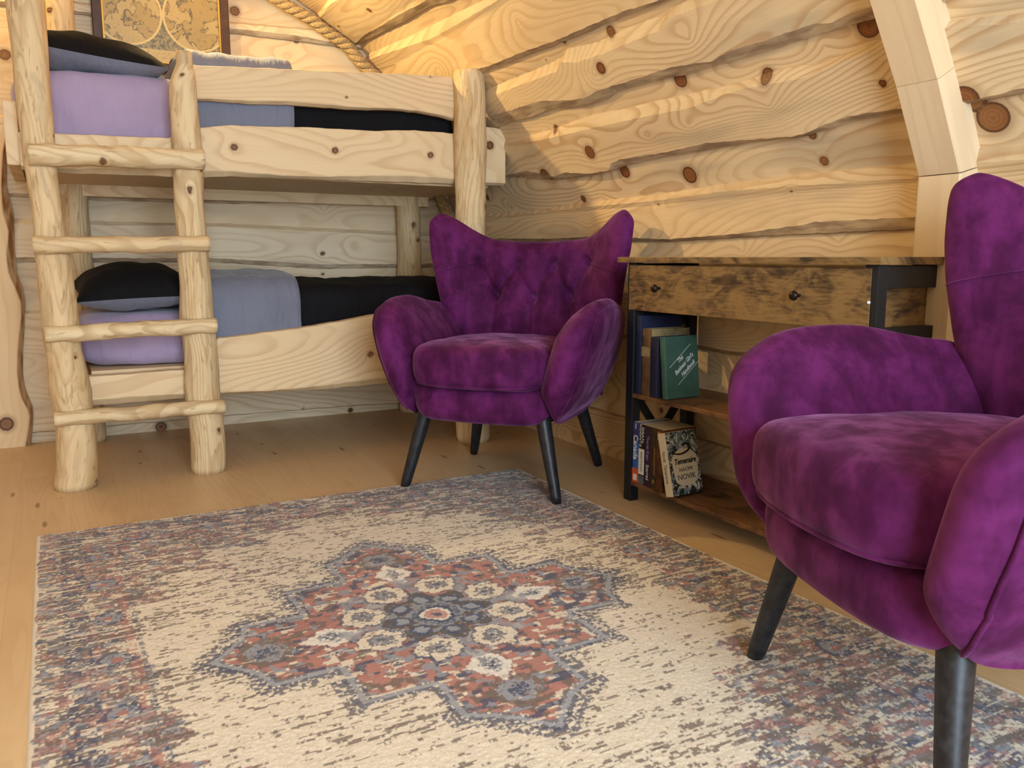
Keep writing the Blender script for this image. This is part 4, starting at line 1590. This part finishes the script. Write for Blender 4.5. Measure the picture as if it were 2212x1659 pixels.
    for (bx, bz) in btn:
        i = int(round((bx / halfw(bz) + 1) / 2 * (nu - 1)))
        j = int(round((bz - .262) / (ztop(bx / halfw(bz)) - .262) * (nv - 1)))
        c = front[i * nv + j]
        C, F = pnorm_box('n', 3, 2)
        put('button', [(bx + q[0] * .012, c[1] - .006 + q[1] * .007, bz + q[2] * .012) for q in C], F, sub=1, parent=bk)
    # seam across each wing
    for s in (-1, 1):
        pts = []
        for k in range(14):
            t = k / 13
            x = s * lerp(.212, .352, t)
            z = lerp(.752, .715, t)
            hw = halfw(z)
            u = x / hw
            i = (u + 1) / 2 * (nu - 1)
            j = (z - .262) / (ztop(u) - .262) * (nv - 1)
            i0, j0 = int(i), int(j)
            c = front[min(nu - 1, i0) * nv + j0][1]
            c2 = front[min(nu - 1, i0 + 1) * nv + j0][1]
            pts.append((x, lerp(c, c2, i - i0) - .0005, z))
        link('wing_seam', loft('wing_seam', tube_pts(pts, .0022, 5)), M_velvet, bk, smooth=True)
    # --- legs
    for (x0, y0, x1, y1) in [(-.205, -.225, -.27, -.268), (.205, -.225, .27, -.268), (-.19, .2, -.255, .268), (.19, .2, .255, .268)]:
        pts = [(lerp(x0, x1, k / 12), lerp(y0, y1, k / 12), lerp(.275, .004, k / 12)) for k in range(13)]
        rad = [lerp(.0255, .0165, k / 12) for k in range(13)]
        rad[-1] *= .9
        leg = link('leg', loft('leg', tube_pts(pts, rad, 18)), M_chairleg, root, smooth=True)
        g = loft('glide', tube_pts([(x1, y1, .005), (x1, y1, .0)], [.009, .009], 12))
        link('glide', g, M_chrome, leg)
    return root


armchair((1.372, 2.500), -50.5, 'purple velvet winged armchair between the bunk bed and the desk')
armchair((1.30, 0.74), -109.0, 'purple velvet armchair nearest the camera at the right edge of the rug')

# ------------------------------------------------------------------ desk
desk = tag(empty('console_desk', (1.70, 1.65, 0)), 'narrow rustic brown and black steel desk with one drawer and two open shelves', 'desk')


def dpart(name, size, c, mat, axis=1, bevel=.0015, seed=None, parent=None):
    return box(name, size, (c[0] - 1.70, c[1] - 1.65, c[2]), mat, parent or desk, bevel, axis=axis, seed=seed)


DX0, DX1, DY0, DY1 = 1.566, 1.826, 1.19, 2.088
dpart('desk_top', (.285, .948, .017), (1.698, 1.653, .7625), M_rustic, seed=1.5, bevel=.001)
dr = dpart('drawer', (.016, .868, .138), (1.574, 1.643, .678), M_rustic, seed=7.7)
for yk in (1.929, 1.405):
    prof = [(0.0, .004), (.006, .0045), (.012, .005), (.015, .010), (.020, .0125), (.025, .0105), (.028, .005), (.0285, .0005)]
    pts = [(1.566 - 1.70 - a, yk - 1.65, .680) for a, r in prof]
    link('knob', loft('knob', tube_pts(pts, [r for a, r in prof], 16)), M_knob, dr, smooth=True)
C, F = pnorm_box('n', 2, 2)
link('bumper', mesh_np('bumper', [(1.567 - 1.70 + q[0] * .004, 1.212 - 1.65 + q[1] * .004, .672 + q[2] * .004) for q in C], F), M_white, dr, smooth=True)['label'] = 'small white plastic stop at the drawer edge'
# drawer box sides behind the front
join_boxes('drawer_tray', [((.20, .012, .10), (1.69 - 1.70, 1.225 - 1.65, .69), .001), ((.20, .012, .10), (1.69 - 1.70, 2.052 - 1.65, .69), .001), ((.012, .82, .10), (1.79 - 1.70, 1.64 - 1.65, .69), .001), ((.20, .82, .006), (1.69 - 1.70, 1.64 - 1.65, .645), .001)], M_rusticdark, dr)
g = me = None
for yy in (DY0 + .002, DY1 - .037):
    yc = yy + .0175
    fr_ = []
    leg_f = dpart('leg', (.032, .035, .754), (DX0 + .018, yc, .377), M_steel)
    leg_b = dpart('leg', (.032, .035, .754), (DX1 - .018, yc, .377), M_steel)
    for z in (.727, .60, .335, .055):
        dpart('side_rail', (DX1 - DX0 - .07, .03, .05 if z > .7 else .03), ((DX0 + DX1) / 2, yc, z), M_steel)
    for (za, zb) in ((.345, .59), (.07, .325)):
        w = DX1 - DX0 - .07
        h = zb - za
        ln = math.hypot(w, h)
        an = math.atan2(h, w)
        items = []
        for sg in (1, -1):
            items.append(((ln, .012, .024), ((DX0 + DX1) / 2 - 1.70, yc - 1.65 + .006 * sg, (za + zb) / 2), .001, Matrix.Rotation(-an * sg, 3, 'Y')))
        join_boxes('cross_brace', items, M_steel, desk)
    dpart('side_panel', (DX1 - DX0 - .075, .012, .10), ((DX0 + DX1) / 2, yc + (.012 if yy < 1.5 else -.012), .66), M_rustic, axis=0, seed=3.3)
dpart('shelf', (.255, .83, .014), (1.697, 1.64, .3425), M_rusticdark, seed=11.1)
dpart('shelf', (.255, .83, .014), (1.697, 1.64, .0600), M_rusticdark, seed=15.7)


# ------------------------------------------------------------------ books
def text_mesh(body, size, shear=0.0, ext=0.0004, align='CENTER', sx=1.0, bold=0.0):
    cu = bpy.data.curves.new('lettering', 'FONT')
    cu.body = body
    cu.size = size
    cu.shear = shear
    cu.extrude = ext
    cu.offset = bold
    cu.align_x = align
    cu.align_y = 'CENTER'
    ob = bpy.data.objects.new('t', cu)
    COL.objects.link(ob)
    dg = bpy.context.evaluated_depsgraph_get()
    me = bpy.data.meshes.new_from_object(ob.evaluated_get(dg))
    bpy.data.objects.remove(ob)
    bpy.data.curves.remove(cu)
    if sx != 1.0:
        for v in me.vertices:
            v.co.x *= sx
    return me


COVER_ROT = Matrix(((1, 0, 0), (0, 0, -1), (0, 1, 0)))             # text x->X, y->Z, faces -Y
SPINE_DOWN = Matrix(((0, 0, -1), (0, -1, 0), (-1, 0, 0)))          # text runs downwards on a spine facing -X


def lettering(root, body, size, pos, rot, mat, shear=0.0, roll=0.0, sx=1.0, name='lettering', bold=0.0):
    me = text_mesh(body, size, shear, sx=sx, bold=bold)
    R = rot @ Matrix.Rotation(roll, 3, 'Z')
    for v in me.vertices:
        v.co = R @ v.co + Vector(pos)
    return link(name, me, mat, root)


M_pages = plain('page_block', srgb(206, 186, 146), 0.9, var=0.12, vscale=300.0)
M_pagesold = plain('page_block_old', srgb(170, 142, 92), 0.9, var=0.2, vscale=300.0)


def book(loc, w, t, h, cover, label, hard=True, rz=0.0, rx=0.0, pages=None, spine_mat=None, group=None):
    """spine at x=0 facing -X, thickness along y (centred), height z; origin at the spine foot"""
    root = empty('book', loc, rot=(rx, 0, rz))
    tag(root, label, 'book', group)
    c = .0022 if hard else .0006
    o = .003 if hard else .0
    join_boxes('page_block', [((w - o - .002, t - 2 * c, h - 2 * o), ((w - o) / 2 + .001, 0, h / 2), .0004)], pages or M_pages, root)
    its = [((w, c, h), (w / 2, -t / 2 + c / 2, h / 2), .0004), ((w, c, h), (w / 2, t / 2 - c / 2, h / 2), .0004)]
    join_boxes('cover', its, cover, root)
    # rounded spine
    L = []
    for k in range(9):
        a = -math.pi / 2 + math.pi * k / 8
        L.append((-(.003 if hard else .001) * math.cos(a), t / 2 * math.sin(a)))
    sp = [[(x + .0012 * 0, y, z) for x, y in L] + [(.0015, t / 2, z), (.0015, -t / 2, z)] for z in (0.0, h * .02, h * .98, h)]
    link('spine', loft('spine', sp), spine_mat or cover, root)
    return root


def panel(root, size, c, mat, name):
    return link(name, box_mesh(name, size, c, 0), mat, root)


G1, G2 = 'old hardbacks on the upper desk shelf', 'paperbacks on the lower desk shelf'
M_navy = plain('navy_bookcloth', srgb(18, 26, 58), .7, var=.15, vscale=90)
M_tan = plain('worn_tan_bookcloth', srgb(128, 110, 74), .85, var=.35, vscale=26)
M_tanl = plain('leather_spine', srgb(92, 66, 38), .7, var=.3, vscale=30)
M_dnavy = plain('dark_navy_bookcloth', srgb(24, 28, 52), .6, var=.2, vscale=60)
M_green = plain('green_bookcloth', srgb(52, 84, 72), .6, var=.12, vscale=50)
M_silver = plain('silver_foil', srgb(214, 220, 220), .45, .2)
M_gilt = plain('gilt_lettering', srgb(150, 118, 62), .5, .3)
M_bluefoil = plain('dull_blue_lettering', srgb(60, 66, 110), .6)
ZS1, ZS2 = .3497, .0672
b = book((1.576, 2.034, ZS1), .16, .026, .243, M_navy, 'tallest navy blue hardback standing at the far left of the upper shelf', group=G1)
b = book((1.578, 1.998, ZS1), .150, .042, .205, M_tan, 'worn tan old hardback with frayed spine on the upper shelf', pages=M_pagesold, spine_mat=M_tanl, group=G1)
panel(b, (.0008, .040, .030), (-.0032, 0, .135), M_tan, 'spine_label')
b = book((1.576, 1.957, ZS1), .142, .036, .183, M_dnavy, 'dark navy hardback standing between the tan book and the green book', group=G1)
b = book((1.578, 1.904, ZS1), .132, .022, .186, M_green, 'green hardback with white slanted script title facing out on the upper shelf', group=G1, rx=math.radians(-6), rz=math.radians(4))
b.location.z = ZS1 + .0012
yf_ = -.011 - .0003
ro = math.radians(37)
for (bx, bz, ln) in ((.058, .127, .112), (.090, .074, .112)):
    pr = box_mesh('r', (ln, .0004, .0013), (0, 0, 0), 0, rot=Matrix.Rotation(-ro, 3, 'Y'))
    for v in pr.vertices:
        v.co += Vector((bx, yf_, bz))
    link('cover_rule', pr, M_silver, b)
for (tx, bx, bz, sz) in (('The', .057, .116, .0185), ("Business Girl's", .072, .101, .0185), ('Handbook', .088, .087, .0185)):
    lettering(b, tx, sz, (bx, yf_, bz), COVER_ROT, M_silver, shear=.35, roll=ro, sx=.86, name='title_lettering', bold=.0003)

M_cblue = plain('guide_blue', srgb(44, 96, 170), .5)
M_cpurple = plain('guide_violet', srgb(52, 52, 104), .5)
M_corange = plain('guide_orange', srgb(206, 84, 48), .5)
M_wht = plain('white_print', srgb(216, 214, 206), .6)
M_bk = plain('black_print', srgb(18, 17, 18), .6)
M_greyp = plain('grey_print', srgb(96, 98, 104), .6, var=.3, vscale=70)
M_plum = plain('plum_print', srgb(46, 26, 42), .5, var=.2, vscale=50)
M_brownp = plain('brown_print', srgb(62, 44, 26), .55, var=.35, vscale=45)
M_brownp2 = plain('russet_print', srgb(92, 52, 22), .55, var=.5, vscale=32)
M_skin = plain('pale_portrait', srgb(186, 136, 100), .6)
b = book((1.574, 2.0345, ZS2), .128, .031, .192, M_cblue, 'blue travel guide paperback with orange spine foot at the left end of the lower shelf', hard=False, group=G2)
panel(b, (.0008, .0306, .062), (-.0012, 0, .161), M_cpurple, 'spine_band')
panel(b, (.0008, .0306, .044), (-.0012, 0, .022), M_corange, 'spine_band')
panel(b, (.0008, .018, .020), (-.0018, 0, .016), M_wht, 'spine_label')
lettering(b, 'Canada', .031, (-.0019, 0, .112), SPINE_DOWN, M_wht, sx=.86, bold=.0004)
bpy.data.objects[b.children[-1].name]
panel(b, (.0006, .003, .018), (-.0018, 0, .180), M_wht, 'spine_emblem')
b = book((1.574, 2.0045, ZS2), .124, .028, .190, M_bk, 'black and white paperback thriller second from left on the lower shelf', hard=False, group=G2)
panel(b, (.0008, .0276, .085), (-.0012, 0, .070), M_wht, 'spine_band')
panel(b, (.0008, .0276, .030), (-.0012, 0, .0155), M_greyp, 'spine_band')
lettering(b, 'DEAN', .0125, (-.0016, .006 - .012, .158), SPINE_DOWN, M_wht, sx=1.5)
lettering(b, 'KOONTZ', .0125, (-.0016, .006, .154), SPINE_DOWN, M_wht, sx=1.35)
lettering(b, 'BREATHLESS', .0125, (-.0018, 0, .072), SPINE_DOWN, M_greyp, sx=.9)
b = book((1.574, 1.974, ZS2), .126, .032, .190, M_plum, 'dark plum paperback third from left on the lower shelf', hard=False, group=G2)
lettering(b, 'Thomas Enger', .0165, (-.0016, 0, .120), SPINE_DOWN, plain('violet_lettering', srgb(150, 130, 190), .6), sx=.82)
lettering(b, 'Scarred', .0185, (-.0016, 0, .044), SPINE_DOWN, M_wht, sx=.86)
b = book((1.574, 1.9445, ZS2), .126, .026, .190, M_brownp, 'dark brown paperback with gold spine lettering fourth from left on the lower shelf', hard=False, group=G2)
panel(b, (.0006, .004, .085), (-.0013, -.004, .085), M_gilt, 'spine_ornament')
panel(b, (.0006, .010, .012), (-.0013, 0, .022), M_gilt, 'spine_ornament')
b = book((1.574, 1.916, ZS2), .126, .030, .190, M_brownp2, 'russet brown paperback with a painted portrait, partly hidden by the leaning book', hard=False, group=G2)
panel(b, (.0006, .020, .026), (-.0013, .002, .168), M_skin, 'spine_portrait')


def swirl_mat():
    m, nt, bs = new_mat('black_white_flourish_print')
    n = N(nt)
    tc = n.add('ShaderNodeTexCoord').outputs['Object']
    f = n.noise(tc, 34.0, 3.0, .55, 2.2)
    g = n.noise(tc, 60.0, 2.0, .5, 1.5)
    col = n.mix(n.mr(f, .47, .53), srgb(22, 23, 26), srgb(198, 196, 186))
    col = n.mix(n.m('MULTIPLY', n.mr(f, .42, .47), n.mr(g, .45, .55)), col, srgb(96, 122, 134))
    n.put(bs.inputs['Base Color'], col)
    bs.inputs['Roughness'].default_value = .45
    return m


M_swirl = swirl_mat()
M_parch = plain('parchment_print', srgb(206, 196, 170), .55)
M_slate = plain('slate_lettering', srgb(70, 74, 84), .6)
b = book((1.552, 1.839, ZS2 + .002), .126, .030, .188, M_swirl, 'black and white fantasy paperback leaning face-out against the lower shelf books', hard=False, rx=math.radians(-13), rz=math.radians(6), spine_mat=M_parch, group=G2)
b.location.z = ZS2 + .0036
yf_ = -.015 - .0004
oct_ = []
for k in range(40):
    a = 2 * math.pi * k / 40
    rx_ = .052 * (abs(math.cos(a)) ** .6) * (1 if math.cos(a) >= 0 else -1)
    rz_ = .053 * (abs(math.sin(a)) ** .6) * (1 if math.sin(a) >= 0 else -1)
    oct_.append((.066 + rx_ * (1 + .04 * math.sin(5 * a)), yf_ + .0004, .080 + rz_ * (1 + .04 * math.cos(4 * a))))
link('title_panel', loft('title_panel', [[(x, yf_, z) for x, y, z in oct_], [(x, yf_ + .0008, z) for x, y, z in oct_]]), M_parch, b)
yt = yf_ - .0005
lettering(b, 'Temeraire', .0235, (.066, yt, .098), COVER_ROT, M_bk, shear=.25, sx=.92, name='title_lettering', bold=.0005)
lettering(b, 'NAOMI', .0165, (.066, yt, .073), COVER_ROT, M_slate, sx=1.05, name='author_lettering')
lettering(b, 'NOVIK', .0225, (.066, yt, .051), COVER_ROT, M_slate, sx=1.1, name='author_lettering')
lettering(b, 'Novik  Temeraire', .0165, (-.0016, 0, .088), SPINE_DOWN, M_greyp, shear=.2, sx=.8)
pts = [(.020, yt, .132), (.026, yt, .124), (.045, yt, .120), (.062, yt, .121), (.080, yt, .126), (.094, yt, .134), (.094, yt, .145), (.082, yt, .149), (.062, yt, .146)]
link('cover_flourish', loft('cover_flourish', tube_pts(pts, [.001, .002, .0025, .003, .003, .003, .0035, .003, .002], 6)), M_bk, b, smooth=True)

bpy.context.view_layer.update()
